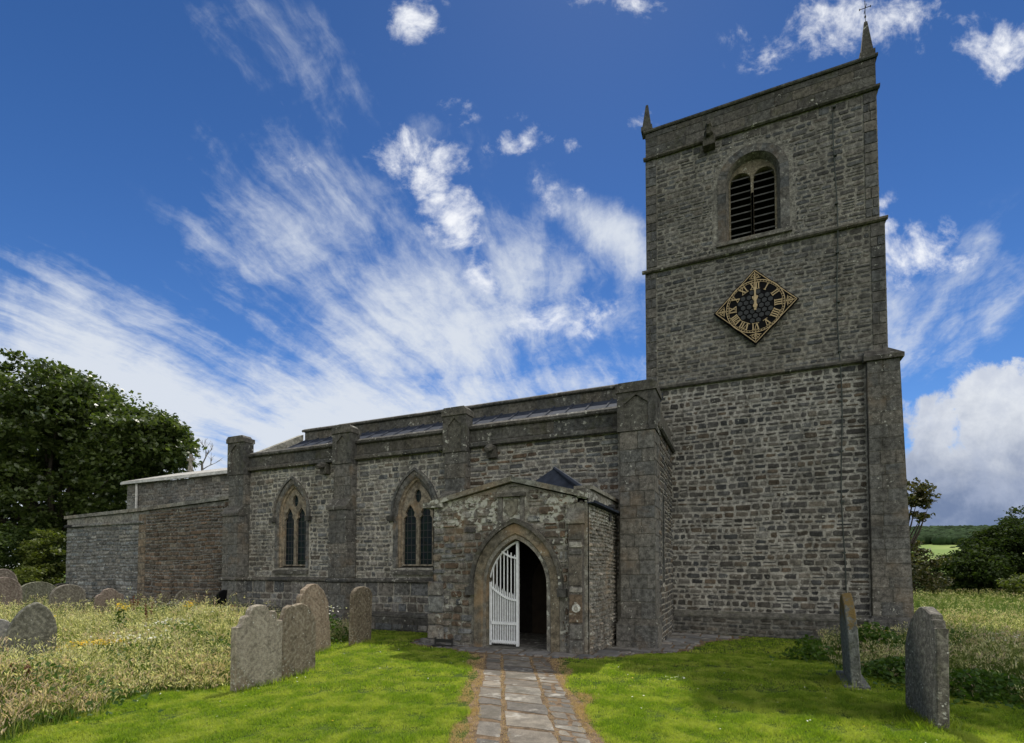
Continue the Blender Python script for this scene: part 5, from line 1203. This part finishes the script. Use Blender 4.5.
# bare dead branch over the chancel roof
db = thing('bare_tree', 'leafless grey twigs of a dead tree showing over the chancel roof', 'tree', (at(206, 560, 34).x, at(206, 560, 34).y, 0)); k = MB(); rd = random.Random(4)
def twig(p, d, L, r, dep):
    e = p+d*L; k.tube([p, p.lerp(e, .5)+Vector((rd.uniform(-.05, .05), 0, rd.uniform(-.05, .05)))*L, e], [r, r*.8, r*.6], 5)
    if dep:
        for _ in range(3): twig(p.lerp(e, rd.uniform(.5, 1)), (d+Rv*rd.uniform(-.9, .9)+Vector((0, 0, rd.uniform(-.4, .5)))).normalized(), L*rd.uniform(.5, .75), r*.55, dep-1)
b0 = at(203, 500, 34); k.tube([(b0.x, b0.y, -.2), tuple(b0), tuple(at(202, 462, 34))], [.25, .12, .06], 7)
twig(at(202, 465, 34), (Rv*.45+Vector((0, 0, 1))).normalized(), 1.1, .045, 3); twig(at(202, 470, 34), (Rv*.9+Vector((0, 0, .5))).normalized(), .8, .035, 2)
k.build('branch', plain('grey_dead_wood', (.2, .18, .16), .9), db)
# right-hand side
tree('ash_sapling', 'small open tree whose brownish spray sticks out past the right edge of the tower', [(at(898, 500, 24), (1.35, 1.0, .9), 1), (at(914, 515, 24), (.75, .8, .9), .5), (at(900, 560, 24), (1.2, 1, 1.2), .6)], (at(897, 600, 24).x, at(897, 600, 24).y, -.1), 70, 34, .17, M['leaf4'], .36, .1, limbs=16, seed=11)
tree('hawthorn_tree', 'largest dark rounded hawthorn beyond the meadow at the right edge', [(at(1005, 560, 33), (2.6, 2.4, 2.3), 1), (at(1045, 548, 33), (3, 2.6, 3.0), 1), (at(975, 575, 32), (1.6, 1.6, 1.5), .5)], (at(1010, 600, 33).x, at(1010, 600, 33).y, -.2), 420, 95, .17, M['leaf2'], .6, .1, limbs=12, seed=12)
tree('hawthorn_tree', 'mid height dark bush beyond the meadow left of the big hawthorn', [(at(948, 578, 34), (1.7, 1.6, 1.55), 1)], (at(948, 600, 34).x, at(948, 600, 34).y, -.2), 110, 70, .15, M['leaf2'], .5, .1, limbs=8, seed=13)
tree('hawthorn_tree', 'yellowish green bush beyond the meadow tight against the tower edge', [(at(915, 575, 31), (1.6, 1.5, 1.5), 1), (at(903, 555, 31), (.9, .9, 1.2), .4)], (at(915, 600, 31).x, at(915, 600, 31).y, -.2), 110, 60, .14, M['leaf4'], .45, .1, limbs=8, seed=14)
tree('hawthorn_tree', 'pale green low bush at the foot of the right-hand hawthorn', [(at(1022, 585, 27), (.9, .8, .6), 1)], (at(1022, 600, 27).x, at(1022, 600, 27).y, -.1), 34, 60, .11, M['leaf3'], .35, .1, cat='bush', limbs=4, seed=15)
# distant rising ground with pasture and wood
def hillz(r): return np.interp(r, [380, 520, 640, 760, 900, 1050, 1400], [-10, -4, 16, 32, 49, 54, 36])
hv = []; hr = np.linspace(380, 1400, 46); ha = np.radians(np.linspace(2, 48, 60))
for a in ha:
    for r_ in hr: hv.append((r_*math.sin(a), r_*math.cos(a), float(hillz(r_))*(.92+.10*math.sin(a*9))*min(1, (math.degrees(a)-2)/3+.02)*1.0))
idx = np.arange(len(ha)*len(hr)).reshape(len(ha), len(hr)); F = np.stack([idx[:-1, :-1], idx[:-1, 1:], idx[1:, 1:], idx[1:, :-1]], -1).reshape(-1, 4)
tag(npmesh('hill', np.array(hv), F, M['field']), kind='structure')
def lumps(pts, rad, seed, sub=1):
    import bmesh
    bm = bmesh.new(); bmesh.ops.create_icosphere(bm, subdivisions=sub+1, radius=1); bv = np.array([v_.co[:] for v_ in bm.verts]); bf = np.array([[v_.index for v_ in f_.verts] for f_ in bm.faces]); bm.free()
    r = np.random.default_rng(seed); VV, FF = [], []
    for i, (p_, q_) in enumerate(zip(pts, rad)):
        vv_ = bv*(1+r.normal(0, .13, (len(bv), 1)))*q_*np.array([1, 1, .95]); VV.append(vv_+p_); FF.append(bf+i*len(bv))
    return np.concatenate(VV), np.concatenate(FF)
r_ = np.random.default_rng(5); pts, rads = [], []
for i in range(5200):
    a = r_.uniform(R(4), R(36)); rr = r_.uniform(715, 1040)
    wav = 30*math.sin(a*40)
    if rr < 730+wav: continue
    zz = float(hillz(rr))*(.92+.10*math.sin(a*9)); pts.append(np.array([rr*math.sin(a), rr*math.cos(a), zz+4])); rads.append(r_.uniform(3, 6.5))
V, F = lumps(pts, rads, 6); w_ = npmesh('distant_wood', V, F, M['wood']); tag(w_, 'dark green wood covering the distant hilltop right of the tower', 'wood', kind='stuff')
for j, (x, y, Zd, s) in enumerate(((962, 549, 520, 5.5), (952, 551, 520, 4.0), (972, 550, 530, 3.6))):
    p = at(x, y, Zd); V, F = lumps([np.array([p.x+dx_*s*.7, p.y, p.z+dz2*s*.6]) for dx_, dz2 in ((0, .4), (-.7, 0), (.7, 0), (.2, .9))], [s*.7]*4, 20+j)
    th = thing('field_tree', ['dark round field tree, middle of the three on the distant pasture', 'left one of the three dark field trees on the distant pasture', 'right one of the three dark field trees on the distant pasture'][j], 'tree', (p.x, p.y, p.z-s*1.3)); npmesh('crown', V, F, M['wood'], parent=th)
    k = MB(); k.tube([(p.x, p.y, p.z-s*2.2), (p.x, p.y, p.z)], [.5, .3], 6); k.build('trunk', M['bark'], th)
